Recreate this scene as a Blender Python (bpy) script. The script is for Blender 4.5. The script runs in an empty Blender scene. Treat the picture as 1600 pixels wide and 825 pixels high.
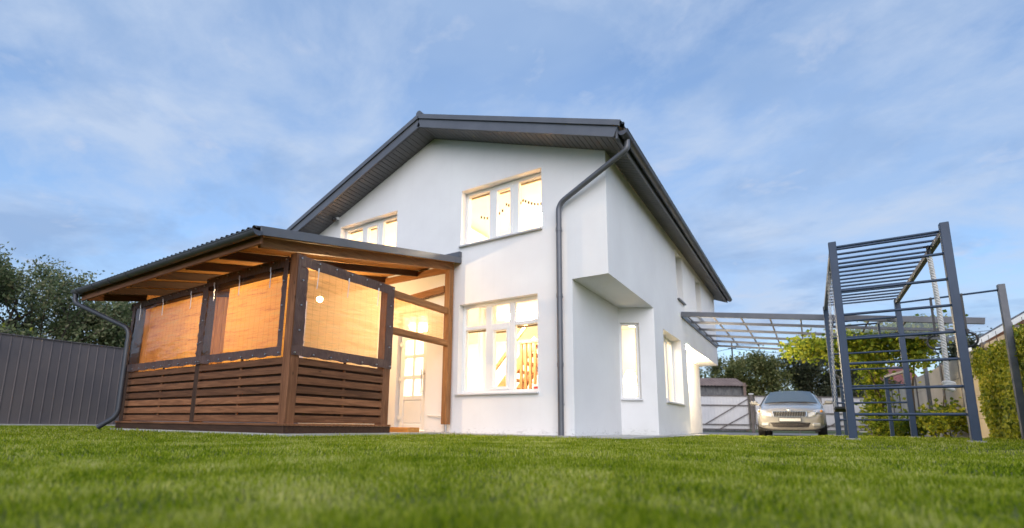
import bpy, math, random
import numpy as np
from mathutils import Vector, Matrix
random.seed(7)
S = bpy.context.scene
COL = S.collection
rad = math.radians

# ------------------------------------------------------------------ object helpers
def link(o, parent=None):
    COL.objects.link(o)
    if parent is not None:
        o.parent = parent
    return o

def tag(o, label=None, cat=None, group=None, kind=None):
    if label: o['label'] = label
    if cat: o['category'] = cat
    if group: o['group'] = group
    if kind: o['kind'] = kind
    return o

def empty(name, loc=(0, 0, 0), rz=0.0, label=None, cat=None, group=None, parent=None):
    o = bpy.data.objects.new(name, None)
    o.empty_display_size = 0.1
    o.location = loc
    o.rotation_euler = (0, 0, rz)
    link(o, parent)
    return tag(o, label, cat, group)

def copy_tree(o, parent=None):
    c = o.copy(); COL.objects.link(c)
    if parent is not None: c.parent = parent
    for ch in list(o.children):
        copy_tree(ch, c)
    return c

class MB:
    """collects shapes for one mesh object"""
    def __init__(s):
        s.v = []; s.f = []; s.sm = []; s.mi = []; s.cur = 0
    def face(s, pts, smooth=False):
        n = len(s.v); s.v += [tuple(p) for p in pts]
        s.f.append(tuple(range(n, n + len(pts)))); s.sm.append(smooth); s.mi.append(s.cur)
    def idx(s, pts, faces, smooth=False):
        n = len(s.v); s.v += [tuple(p) for p in pts]
        for f in faces:
            s.f.append(tuple(n + i for i in f)); s.sm.append(smooth); s.mi.append(s.cur)
    def box(s, a, b, c=0.0):
        x0, y0, z0 = [min(a[i], b[i]) for i in range(3)]
        x1, y1, z1 = [max(a[i], b[i]) for i in range(3)]
        s.obox(((x0+x1)/2, (y0+y1)/2, (z0+z1)/2), (1,0,0), (0,1,0), (0,0,1), (x1-x0)/2, (y1-y0)/2, (z1-z0)/2, c)
    def obox(s, ctr, ax, ay, az, hx, hy, hz, c=0.0):
        C = Vector(ctr); X = Vector(ax).normalized(); Y = Vector(ay).normalized(); Z = Vector(az).normalized()
        if c <= 0:
            P = [C + X*hx*i + Y*hy*j + Z*hz*k for k in (-1, 1) for j in (-1, 1) for i in (-1, 1)]
            s.idx(P, [(0,2,3,1), (4,5,7,6), (0,1,5,4), (2,6,7,3), (0,4,6,2), (1,3,7,5)])
        else:  # chamfered box
            c = min(c, hx*.9, hy*.9, hz*.9)
            P = []; key = {}
            for k in (-1, 1):
                for j in (-1, 1):
                    for i in (-1, 1):
                        for ax_ in range(3):
                            d = [hx, hy, hz]
                            for q in range(3):
                                if q != ax_: d[q] -= c
                            key[(i, j, k, ax_)] = len(P)
                            P.append(C + X*d[0]*i + Y*d[1]*j + Z*d[2]*k)
            F = []
            for i in (-1, 1):
                F.append([key[(i, j, k, 0)] for j, k in ((-1,-1), (1,-1), (1,1), (-1,1))][::i])
                F.append([key[(j, i, k, 1)] for j, k in ((-1,-1), (1,-1), (1,1), (-1,1))][::-i])
                F.append([key[(j, k, i, 2)] for j, k in ((-1,-1), (1,-1), (1,1), (-1,1))][::i])
            for i in (-1, 1):
                for j in (-1, 1):
                    F.append([key[(i,j,-1,0)], key[(i,j,1,0)], key[(i,j,1,1)], key[(i,j,-1,1)]])
                    F.append([key[(i,-1,j,0)], key[(i,1,j,0)], key[(i,1,j,2)], key[(i,-1,j,2)]])
                    F.append([key[(-1,i,j,1)], key[(1,i,j,1)], key[(1,i,j,2)], key[(-1,i,j,2)]])
                    for k in (-1, 1):
                        F.append([key[(i,j,k,0)], key[(i,j,k,1)], key[(i,j,k,2)]])
            s.idx(P, F)
    def bar(s, p, q, w, h, up=(0, 0, 1), c=0.0):
        """square bar from p to q: w across, h along up"""
        p = Vector(p); q = Vector(q); d = (q - p)
        L = d.length; d.normalize(); up = Vector(up)
        if abs(d.dot(up)) > .98: up = Vector((0, 1, 0))
        side = d.cross(up).normalized(); u2 = side.cross(d)
        s.obox((p + q)/2, d, side, u2, L/2, w/2, h/2, c)
    def tube(s, pts, r, n=10, cap=True, smooth=True):
        pts = [Vector(p) for p in pts]; N = len(pts)
        rs = r if isinstance(r, (list, tuple)) else [r]*N
        t0 = (pts[1]-pts[0]).normalized()
        u = t0.orthogonal().normalized(); P = []
        for i in range(N):
            if i == 0: t = t0
            elif i == N-1: t = (pts[i]-pts[i-1]).normalized()
            else:
                t = (pts[i+1]-pts[i]).normalized() + (pts[i]-pts[i-1]).normalized()
                t = t.normalized() if t.length > 1e-6 else t0
            u = (u - t*u.dot(t)); u = u.normalized() if u.length > 1e-6 else t.orthogonal().normalized()
            w = t.cross(u)
            for k in range(n):
                a = 2*math.pi*k/n
                P.append(pts[i] + (u*math.cos(a) + w*math.sin(a))*rs[i])
        F = [(i*n+k, i*n+(k+1) % n, (i+1)*n+(k+1) % n, (i+1)*n+k) for i in range(N-1) for k in range(n)]
        s.idx(P, F, smooth)
        if cap:
            s.face([P[k] for k in range(n)][::-1]); s.face([P[(N-1)*n+k] for k in range(n)])
    def lathe(s, prof, ctr=(0,0,0), axis='z', n=24, smooth=True):
        P = []; C = Vector(ctr)
        for r_, h_ in prof:
            for k in range(n):
                a = 2*math.pi*k/n
                p = (r_*math.cos(a), r_*math.sin(a), h_)
                if axis == 'x': p = (p[2], p[0], p[1])
                if axis == 'y': p = (p[0], p[2], p[1])
                P.append(C + Vector(p))
        F = [(i*n+k, i*n+(k+1) % n, (i+1)*n+(k+1) % n, (i+1)*n+k) for i in range(len(prof)-1) for k in range(n)]
        s.idx(P, F, smooth)
    def ball(s, c, r, n=12, sx=1, sy=1, sz=1):
        prof = [(max(1e-4, math.sin(math.pi*i/n))*r, -math.cos(math.pi*i/n)*r) for i in range(n+1)]
        m = len(s.v); s.lathe(prof, (0, 0, 0), 'z', n*2)
        for i in range(m, len(s.v)):
            x, y, z = s.v[i]; s.v[i] = (c[0]+x*sx, c[1]+y*sy, c[2]+z*sz)
    def torus(s, c, R, r, ax=(0,0,1), n=20, m=8, sx=1.0):
        Z = Vector(ax).normalized(); X = Z.orthogonal().normalized(); Y = Z.cross(X); C = Vector(c); P = []
        for i in range(n):
            a = 2*math.pi*i/n; d = X*math.cos(a)*sx + Y*math.sin(a)
            for k in range(m):
                b = 2*math.pi*k/m
                P.append(C + d*R + (d.normalized()*math.cos(b) + Z*math.sin(b))*r)
        s.idx(P, [(i*m+k, ((i+1) % n)*m+k, ((i+1) % n)*m+(k+1) % m, i*m+(k+1) % m) for i in range(n) for k in range(m)], True)
    def ribbed(s, O, u, v, n, prof, period, lu, lv, th=0.0):
        """sheet spanning lu along u and lv along v, its profile (list of (t, offset), t 0..1) repeats along u; n = rib direction"""
        O = Vector(O); u = Vector(u).normalized(); v = Vector(v).normalized(); n = Vector(n).normalized()
        pts = []
        k = 0
        while k*period < lu - 1e-6:
            for t, o in prof:
                x = (k + t)*period
                if x < lu: pts.append((x, o))
            k += 1
        pts.append((lu, prof[0][1]))
        P = []
        for x, o in pts: P += [O + u*x + n*o, O + u*x + n*o + v*lv]
        s.idx(P, [(2*i, 2*i+2, 2*i+3, 2*i+1) for i in range(len(pts)-1)])
        if th:
            Q = [p - n*th for p in P]
            s.idx(Q, [(2*i, 2*i+1, 2*i+3, 2*i+2) for i in range(len(pts)-1)])
            for e in (0, 1):
                s.idx([P[2*i+e] for i in range(len(pts))] + [Q[2*i+e] for i in range(len(pts))],
                      [(i, i+1, len(pts)+i+1, len(pts)+i) for i in range(len(pts)-1)])
    def build(s, name, mat, parent=None, loc=(0,0,0), rz=0.0, bevel=0, inv=None, sub=0):
        me = bpy.data.meshes.new(name)
        me.from_pydata(s.v, [], s.f)
        me.polygons.foreach_set('use_smooth', s.sm)
        for m in (mat if isinstance(mat, (list, tuple)) else [mat]): me.materials.append(m)
        if any(s.mi): me.polygons.foreach_set('material_index', s.mi)
        me.update()
        o = bpy.data.objects.new(name, me)
        o.location = loc; o.rotation_euler = (0, 0, rz)
        link(o, parent)
        if parent is not None and inv:   # geometry given in world space under a placed Empty
            o.matrix_parent_inverse = Matrix.Identity(4)
            o.location = Vector(loc) - Vector(parent.location)
        if bevel:
            md = o.modifiers.new('bevel', 'BEVEL'); md.width = bevel; md.segments = 2; md.limit_method = 'ANGLE'
        if sub:
            md = o.modifiers.new('sub', 'SUBSURF'); md.levels = sub; md.render_levels = sub
        return o

def raw_mesh(name, V, F, mat, parent=None, attr=None):
    """numpy vertices and equal-sized faces -> one mesh object"""
    me = bpy.data.meshes.new(name)
    V = np.asarray(V, np.float32); F = np.asarray(F, np.int32)
    nf, k = F.shape
    me.vertices.add(len(V)); me.vertices.foreach_set('co', V.ravel())
    me.loops.add(nf*k); me.loops.foreach_set('vertex_index', F.ravel())
    me.polygons.add(nf)
    me.polygons.foreach_set('loop_start', np.arange(0, nf*k, k, dtype=np.int32))
    if attr is not None:
        a = me.attributes.new('tone', 'FLOAT', 'POINT'); a.data.foreach_set('value', np.asarray(attr, np.float32))
    me.materials.append(mat)
    me.update(calc_edges=True); me.validate()
    return link(bpy.data.objects.new(name, me), parent)

# ------------------------------------------------------------------ materials
class N:
    def __init__(s, name):
        s.m = bpy.data.materials.new(name); s.m.use_nodes = True
        s.t = s.m.node_tree; s.t.nodes.clear()
        s.out = s.t.nodes.new('ShaderNodeOutputMaterial')
    def n(s, typ, **kw):
        x = s.t.nodes.new(typ)
        for k, v in kw.items():
            if k in x.inputs: x.inputs[k].default_value = v
            else: setattr(x, k, v)
        return x
    def l(s, a, b): s.t.links.new(a, b)
    def coord(s, scale=(1,1,1), kind='Object', rot=(0,0,0)):
        tc = s.n('ShaderNodeTexCoord'); mp = s.n('ShaderNodeMapping')
        mp.inputs['Scale'].default_value = scale; mp.inputs['Rotation'].default_value = rot
        s.l(tc.outputs[kind], mp.inputs['Vector']); return mp.outputs['Vector']
    def noise(s, vec, scale=5, detail=4, rough=.55, dist=0):
        x = s.n('ShaderNodeTexNoise'); x.inputs['Scale'].default_value = scale
        x.inputs['Detail'].default_value = detail; x.inputs['Roughness'].default_value = rough; x.inputs['Distortion'].default_value = dist
        if vec is not None: s.l(vec, x.inputs['Vector'])
        return x.outputs['Fac']
    def ramp(s, fac, stops):
        x = s.n('ShaderNodeValToRGB'); e = x.color_ramp.elements
        while len(e) < len(stops): e.new(.5)
        for el, (p, c) in zip(e, stops):
            el.position = p; el.color = (*c, 1) if len(c) == 3 else c
        s.l(fac, x.inputs['Fac']); return x.outputs['Color']
    def mix(s, fac, a, b, mode='MIX'):
        x = s.n('ShaderNodeMix'); x.data_type = 'RGBA'; x.blend_type = mode
        for sock, v in ((x.inputs[0], fac), (x.inputs[6], a), (x.inputs[7], b)):
            if hasattr(v, 'is_output'): s.l(v, sock)
            elif isinstance(v, tuple): sock.default_value = (*v, 1)
            else: sock.default_value = v
        return x.outputs[2]
    def math(s, op, a, b=0.0):
        x = s.n('ShaderNodeMath'); x.operation = op
        for sock, v in ((x.inputs[0], a), (x.inputs[1], b)):
            if hasattr(v, 'is_output'): s.l(v, sock)
            else: sock.default_value = v
        return x.outputs[0]
    def bump(s, h, strength=.3, dist=.01):
        x = s.n('ShaderNodeBump'); x.inputs['Strength'].default_value = strength; x.inputs['Distance'].default_value = dist
        s.l(h, x.inputs['Height']); return x.outputs['Normal']
    def prin(s, color, rough=.6, metal=0, normal=None, spec=.5, **kw):
        p = s.n('ShaderNodeBsdfPrincipled')
        if hasattr(color, 'is_output'): s.l(color, p.inputs['Base Color'])
        else: p.inputs['Base Color'].default_value = (*color, 1)
        if hasattr(rough, 'is_output'): s.l(rough, p.inputs['Roughness'])
        else: p.inputs['Roughness'].default_value = rough
        p.inputs['Metallic'].default_value = metal
        p.inputs['Specular IOR Level'].default_value = spec
        if normal is not None: s.l(normal, p.inputs['Normal'])
        for k, v in kw.items(): p.inputs[k.replace('_', ' ')].default_value = v
        return p.outputs['BSDF']
    def done(s, sh): s.l(sh, s.out.inputs['Surface']); return s.m

def mottled(name, c1, c2, scale=6, rough=.6, metal=0, bump=.1, bscale=40, spec=.5, stretch=(1,1,1), **kw):
    m = N(name); v = m.coord(stretch)
    f = m.noise(v, scale, 5)
    col = m.ramp(f, [(.3, c1), (.7, c2)])
    b = m.bump(m.noise(v, bscale, 3), bump, .004) if bump else None
    return m.done(m.prin(col, rough, metal, b, spec, **kw))

def wood(name, c1, c2, axis, rough=.65, knots=True, isl=.55):
    m = N(name); sc = [14, 14, 14]; sc[axis] = 1.1
    v = m.coord(tuple(sc))
    f = m.noise(v, 2.2, 6, .6, .6)
    col = m.ramp(f, [(.25, c1), (.55, tuple((a+b)/2 for a, b in zip(c1, c2))), (.8, c2)])
    g = m.n('ShaderNodeNewGeometry')
    tone = m.ramp(g.outputs['Random Per Island'], [(0, (1-isl,)*3), (1, (1+isl*.5,)*3)])
    col = m.mix(1.0, col, tone, 'MULTIPLY')
    if knots:
        sk = [5, 5, 5]; sk[axis] = 2.2
        k = m.n('ShaderNodeTexVoronoi'); m.l(m.coord(tuple(sk)), k.inputs['Vector']); k.inputs['Scale'].default_value = 1.3
        kf = m.ramp(k.outputs['Distance'], [(.0, (1,1,1)), (.1, (.0,.0,.0))])
        col = m.mix(kf, col, tuple(x*.35 for x in c1))
    b = m.bump(f, .35, .004)
    return m.done(m.prin(col, rough, 0, b, .3))

M = {}
# render of the house: white stucco with faint patches, hairline stains by the ground
def stucco():
    m = N('stucco'); v = m.coord()
    f = m.noise(v, .9, 5); g = m.noise(v, 5, 6)
    col = m.ramp(f, [(.35, (.77,.765,.775)), (.65, (.83,.83,.835))])
    col = m.mix(m.math('MULTIPLY', m.ramp(g, [(.5,(0,0,0)), (.8,(1,1,1))]), .12), col, (.70,.69,.68))
    sep = m.n('ShaderNodeSeparateXYZ'); m.l(v, sep.inputs[0])
    low = m.ramp(sep.outputs['Z'], [(.0,(1,1,1)), (.16,(0,0,0))])
    st = m.ramp(m.noise(m.coord((1,1,2.2)), 9, 8, .7, 1.5), [(.53,(0,0,0)), (.66,(1,1,1))])
    col = m.mix(m.math('MULTIPLY', m.math('MULTIPLY', low, st), .8), col, (.22,.22,.20))
    run = m.ramp(m.noise(m.coord((9,9,.25)), 1.0, 4, .6), [(.55,(0,0,0)), (.85,(1,1,1))])
    col = m.mix(m.math('MULTIPLY', run, .09), col, (.55,.53,.5))
    b = m.bump(m.noise(v, 160, 3), .22, .004)
    return m.done(m.prin(col, .85, 0, b, .25))
M['stucco'] = stucco()
M['plaster_in'] = mottled('interior_plaster', (.80,.74,.62), (.84,.78,.66), 2, .8, bump=0)
M['floor_in'] = wood('interior_boards', (.30,.18,.09), (.45,.30,.16), 0, .4)
M['dark_metal'] = mottled('grey_roof_metal', (.115,.122,.14), (.145,.15,.168), 3, .38, .25, .04, 30)
M['soffit'] = mottled('soffit_panel', (.118,.116,.124), (.148,.146,.152), 2, .5, .0, .05, 60)
M['gutter'] = mottled('gutter_metal', (.075,.08,.095), (.10,.105,.12), 3, .33, .3, .03, 30)
M['darkpipe'] = mottled('dark_downpipe', (.045,.05,.065), (.065,.07,.085), 3, .4, .2, .03, 30)
M['pipe'] = mottled('downpipe_metal', (.12,.125,.145), (.155,.16,.18), 3, .38, .25, .03, 30)
M['pvc'] = mottled('white_pvc', (.80,.80,.79), (.84,.84,.83), 4, .35, bump=0)
M['sill'] = mottled('sill_metal', (.62,.62,.64), (.70,.70,.72), 4, .4, .1, bump=.03)
M['roofsheet'] = mottled('roof_sheet', (.028,.03,.036), (.045,.047,.055), 3, .4, .2, .05, 30)
WD = ((.10,.038,.016), (.36,.16,.075)); WN = ((.42,.17,.035), (.74,.38,.11))
WM = ((.17,.070,.024), (.42,.20,.075))
for ax, a in enumerate('xyz'):
    M['wm'+a] = wood('brown_timber_'+a, *WM, ax, isl=.2)
    M['wd'+a] = wood('stained_boards_'+a, *WD, ax)
    M['wn'+a] = wood('amber_timber_'+a, *WN, ax, isl=.2)
    M['wk'+a] = wood('dark_timber_'+a, (.032,.016,.010), (.085,.042,.024), ax, isl=.2)
def tarp():
    m = N('brown_tarpaulin'); v = m.coord()
    col = m.ramp(m.noise(v, 5, 4), [(.3,(.075,.042,.036)), (.7,(.12,.07,.058))])
    b = m.bump(m.noise(m.coord((14,14,3)), 1.3, 3, .5, 1.2), .8, .02)
    return m.done(m.prin(col, .5, 0, b, .35))
M['tarp'] = tarp()
def film():
    m = N('clear_vinyl_film')
    b = m.bump(m.noise(m.coord((1,1,2.5)), 1.6, 3, .5, 1.0), .5, .03)
    g = m.n('ShaderNodeBsdfGlossy'); g.inputs['Roughness'].default_value = .16; m.l(b, g.inputs['Normal'])
    t = m.n('ShaderNodeBsdfTransparent'); t.inputs['Color'].default_value = (.93,.92,.90,1)
    lw = m.n('ShaderNodeLayerWeight'); m.l(b, lw.inputs['Normal']); fz = m.math('MULTIPLY', m.math('POWER', lw.outputs['Facing'], 3.0), .55)
    x = m.n('ShaderNodeMixShader'); m.l(m.math('ADD', fz, .035), x.inputs[0]); m.l(t.outputs[0], x.inputs[1]); m.l(g.outputs[0], x.inputs[2])
    return m.done(x.outputs[0])
M['film'] = film()
def glass():
    m = N('window_glass')
    g = m.n('ShaderNodeBsdfGlossy'); g.inputs['Roughness'].default_value = .02
    t = m.n('ShaderNodeBsdfTransparent'); t.inputs['Color'].default_value = (.96,.97,.96,1)
    lw = m.n('ShaderNodeLayerWeight'); fz = m.math('MULTIPLY', m.math('POWER', lw.outputs['Facing'], 4.0), .8)
    x = m.n('ShaderNodeMixShader'); m.l(m.math('ADD', fz, .05), x.inputs[0]); m.l(t.outputs[0], x.inputs[1]); m.l(g.outputs[0], x.inputs[2])
    return m.done(x.outputs[0])
M['glass'] = glass()
def poly():
    m = N('polycarbonate_sheet')
    g = m.n('ShaderNodeBsdfGlossy'); g.inputs['Roughness'].default_value = .15
    t = m.n('ShaderNodeBsdfTransparent'); t.inputs['Color'].default_value = (.90,.92,.94,1)
    d = m.n('ShaderNodeBsdfTranslucent'); d.inputs['Color'].default_value = (.75,.77,.80,1)
    a = m.n('ShaderNodeMixShader'); a.inputs[0].default_value = .22; m.l(t.outputs[0], a.inputs[1]); m.l(d.outputs[0], a.inputs[2])
    x = m.n('ShaderNodeMixShader'); x.inputs[0].default_value = .06; m.l(a.outputs[0], x.inputs[1]); m.l(g.outputs[0], x.inputs[2])
    return m.done(x.outputs[0])
M['poly'] = poly()
def bamboo(name, along, pale=0.0):
    m = N(name); sc = [1.6, 1.6, 1.6]; sc[2] = 26; sc[along] = 1.6
    f = m.noise(m.coord(tuple(sc)), .95, 8, .86, .3)
    col = m.ramp(f, [(.34,(.14,.045,.01)), (.44,(.62,.27,.045)), (.52,(.92,.50,.10)), (.62,(.97,.68,.24))])
    if pale: col = m.mix(pale, col, (.98, .90, .66))
    w = m.n('ShaderNodeTexWave'); w.bands_direction = 'X' if along == 0 else 'Y'; w.inputs['Scale'].default_value = 2.7; w.inputs['Distortion'].default_value = .5
    m.l(m.coord(), w.inputs['Vector'])
    thr = m.ramp(w.outputs['Fac'], [(.0,(.70,.70,.70)), (.016,(1,1,1))])
    col = m.mix(1.0, col, thr, 'MULTIPLY')
    d = m.n('ShaderNodeBsdfDiffuse'); m.l(col, d.inputs['Color'])
    tl = m.n('ShaderNodeBsdfTranslucent'); m.l(col, tl.inputs['Color'])
    tr = m.n('ShaderNodeBsdfTransparent')
    a = m.n('ShaderNodeMixShader'); a.inputs[0].default_value = .93; m.l(d.outputs[0], a.inputs[1]); m.l(tl.outputs[0], a.inputs[2])
    gap = m.ramp(f, [(.38,(.04,.04,.04)), (.60,(.46+.3*pale,)*3)])
    x = m.n('ShaderNodeMixShader'); m.l(gap, x.inputs[0]); m.l(a.outputs[0], x.inputs[1]); m.l(tr.outputs[0], x.inputs[2])
    return m.done(x.outputs[0])
M['bambx'] = bamboo('bamboo_slats_x', 0, .10); M['bamby'] = bamboo('bamboo_slats_y_glare', 1, .5)  # y slats washed paler: bulb glare put into their colour
def emit(name, col, s):
    m = N(name); e = m.n('ShaderNodeEmission'); e.inputs['Color'].default_value = (*col, 1); e.inputs['Strength'].default_value = s
    return m.done(e.outputs[0])
M['bulb'] = emit('lit_bulb', (1,.70,.36), 1250)
M['ceil_lamp'] = emit('lit_ceiling_lamp', (1,.87,.66), 165)
M['ceil_lamp2'] = emit('lit_bedroom_lamp', (1,.88,.69), 130)
M['egg'] = emit('lit_lantern', (1,.80,.48), 7)
M['porch_bulb'] = emit('lit_porch_bulb', (1,.78,.48), 4800)
M['chrome'] = mottled('bright_metal', (.7,.7,.7), (.8,.8,.8), 5, .2, 1, 0)
M['steel'] = mottled('zinc_steel', (.42,.43,.45), (.52,.53,.55), 8, .35, .9, .05)
M['gym'] = mottled('blue_grey_paint', (.020,.043,.088), (.032,.058,.11), 4, .45, .0, .05, 60)
M['gymw'] = mottled('weathered_grey_paint', (.11,.115,.135), (.17,.17,.185), 6, .5, .1, .08, 60)
M['rope'] = mottled('white_rope_fibre', (.55,.55,.53), (.75,.74,.72), 30, .9, 0, .4, 90)
M['rubber'] = mottled('black_rubber', (.012,.012,.013), (.025,.025,.026), 10, .6, 0, .1)
M['black'] = mottled('black_plastic', (.012,.012,.014), (.02,.02,.022), 10, .4, 0, .05)
M['concrete'] = mottled('pale_concrete', (.38,.37,.35), (.50,.49,.46), 3, .9, 0, .3, 60)
M['beigewall'] = mottled('beige_concrete_panel', (.46,.39,.30), (.60,.52,.42), 1.5, .9, 0, .3, 50)
M['gate'] = mottled('white_profiled_sheet', (.56,.55,.55), (.64,.63,.63), 1.5, .45, .05, .04, 30)
M['gateframe'] = mottled('brown_steel_frame', (.10,.085,.08), (.15,.13,.12), 4, .5, .2, .05)
M['fence'] = mottled('brown_profiled_sheet', (.125,.112,.122), (.170,.145,.146), 1.2, .36, .25, .05, 25)
M['slate'] = mottled('old_wavy_slate', (.10,.10,.105), (.2,.195,.19), 5, .85, 0, .3, 40)
M['rustsheet'] = mottled('brown_corrugated_sheet', (.17,.11,.085), (.27,.19,.15), 2, .6, .1, .1, 40)
M['brick'] = None
def brick():
    m = N('red_brick'); b = m.n('ShaderNodeTexBrick'); m.l(m.coord((1,1,1), 'UV') if False else m.coord((1,1,1), 'Object', (rad(90),0,0)), b.inputs['Vector'])
    b.inputs['Color1'].default_value = (.33,.15,.09,1); b.inputs['Color2'].default_value = (.42,.21,.13,1); b.inputs['Mortar'].default_value = (.42,.38,.34,1)
    b.inputs['Scale'].default_value = 4.0; b.inputs['Mortar Size'].default_value = .012
    return m.done(m.prin(b.outputs['Color'], .9))
M['brick'] = brick()
M['redtile'] = mottled('dark_red_roof_tiles', (.16,.055,.05), (.24,.09,.08), 6, .7, 0, .3, 30)
M['bark'] = mottled('bark', (.06,.045,.032), (.13,.10,.075), 8, .95, 0, .6, 40, stretch=(1,1,.25))
def leafmat(name, stops, trans=.35):
    m = N(name); g = m.n('ShaderNodeNewGeometry')
    f = m.math('ADD', m.math('MULTIPLY', g.outputs['Random Per Island'], .55), m.math('MULTIPLY', m.noise(m.coord(), 1.3, 3), .45))
    col = m.ramp(f, stops)
    p = m.prin(col, .55, 0, None, .35)
    t = m.n('ShaderNodeBsdfTranslucent'); m.l(col, t.inputs['Color'])
    x = m.n('ShaderNodeMixShader'); x.inputs[0].default_value = trans; m.l(p, x.inputs[1]); m.l(t.outputs[0], x.inputs[2])
    return m.done(x.outputs[0])
M['leaf_apple'] = leafmat('apple_leaves', [(.15,(.06,.095,.035)), (.5,(.155,.195,.085)), (.74,(.28,.27,.14)), (.95,(.46,.39,.27))])
M['leaf_olive'] = leafmat('olive_leaves', [(.2,(.06,.085,.025)), (.5,(.14,.16,.05)), (.85,(.28,.25,.09))])
M['leaf_dark'] = leafmat('dark_leaves', [(.2,(.035,.045,.024)), (.5,(.07,.085,.045)), (.9,(.17,.16,.08))])
M['leaf_red'] = leafmat('reddish_leaves', [(.2,(.16,.05,.04)), (.5,(.33,.12,.10)), (.85,(.40,.26,.18))])
M['leaf_vine'] = leafmat('vine_leaves', [(.15,(.05,.10,.012)), (.45,(.21,.29,.022)), (.7,(.40,.42,.035)), (.95,(.56,.46,.06))], .5)
M['leaf_ivy'] = leafmat('ivy_leaves', [(.15,(.05,.09,.012)), (.38,(.20,.27,.02)), (.66,(.42,.43,.03)), (.92,(.62,.54,.08))], .4)
M['leaf_yellow'] = leafmat('yellow_leaves', [(.2,(.13,.16,.02)), (.8,(.32,.34,.04))], .4)
def grassmat():
    m = N('lawn_grass')
    a = m.n('ShaderNodeAttribute'); a.attribute_name = 'tone'
    pt = m.noise(m.coord((1,1,0)), .8, 3); p2 = m.noise(m.coord((1,1,0)), 5, 2)
    p3 = m.noise(m.coord((1,1,0)), 17, 2); p4 = m.noise(m.coord((1,1,0)), 2.3, 3, .6)
    f = m.math('ADD', m.math('MULTIPLY', a.outputs['Fac'], .46), m.math('ADD', m.math('MULTIPLY', pt, .24), m.math('ADD', m.math('MULTIPLY', p2, .26), m.math('MULTIPLY', p3, .20))))
    f = m.math('ADD', f, m.math('MULTIPLY', m.math('SUBTRACT', p4, .5), .85)); f = m.math('SUBTRACT', f, .09)
    col = m.ramp(f, [(.16,(.045,.105,.003)), (.36,(.165,.25,.006)), (.58,(.36,.42,.032)), (.82,(.64,.62,.24))])
    p = m.prin(col, .65, 0, None, .08)
    t = m.n('ShaderNodeBsdfTranslucent'); m.l(col, t.inputs['Color'])
    x = m.n('ShaderNodeMixShader'); x.inputs[0].default_value = .45; m.l(p, x.inputs[1]); m.l(t.outputs[0], x.inputs[2])
    return m.done(x.outputs[0])
M['grass'] = grassmat()
M['soil'] = mottled('lawn_soil', (.055,.075,.010), (.10,.12,.014), 6, .95, 0, .5, 40)
M['paving'] = mottled('driveway_paving', (.20,.19,.18), (.28,.27,.25), 4, .9, 0, .3, 50)

# ------------------------------------------------------------------ ground
def sst(a, b, x):
    t = np.clip((x-a)/(b-a), 0, 1); return t*t*(3-2*t)
def gh(x, y):
    x = np.asarray(x, float); y = np.asarray(y, float)
    return .04*sst(-.6, .4, x)*sst(4.5, 7.2, y)*(1-sst(12.4, 14.0, y)) - .055*sst(13.2, 16.4, y)
def ground():
    xs = np.concatenate([[-900, -300, -120, -60], np.arange(-34, 16, .5), [20, 40, 100, 300, 900]])
    ys = np.concatenate([[-400, -60, -20], np.arange(-8, 40, .5), [50, 80, 160, 400, 1200]])
    X, Y = np.meshgrid(xs, ys)
    V = np.stack([X.ravel(), Y.ravel(), gh(X, Y).ravel()], 1)
    n = len(xs); F = [(j*n+i, j*n+i+1, (j+1)*n+i+1, (j+1)*n+i) for j in range(len(ys)-1) for i in range(n-1)]
    o = raw_mesh('ground', V, F, M['soil']); tag(o, kind='structure')
ground()
# house foot apron and driveway
b = MB(); b.box((-5.2, 6.55, -.05), (-2.75, 6.997, .026)); b.box((-2.995, 7.0, -.05), (-2.1, 9.2, .024)); b.box((-2.397, 9.1, -.05), (-2.0, 12.45, .022))
tag(b.build('apron_paving', M['concrete']), kind='structure')
b = MB()
ys = np.arange(13.0, 33.1, .5)
P = []
for y in ys:
    z = float(gh(-1, y)) + .006
    P += [(-2.9 if y < 17.4 else -6.5, y, z), (1.3, y, z)]
b.idx(P, [(2*i, 2*i+1, 2*i+3, 2*i+2) for i in range(len(ys)-1)])
tag(b.build('driveway', M['paving']), kind='structure')
b = MB(); b.box((-10.0, 3.60, -.05), (-5.2, 6.99, .035))
tag(b.build('veranda_paving', M['concrete']), kind='structure')

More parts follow.
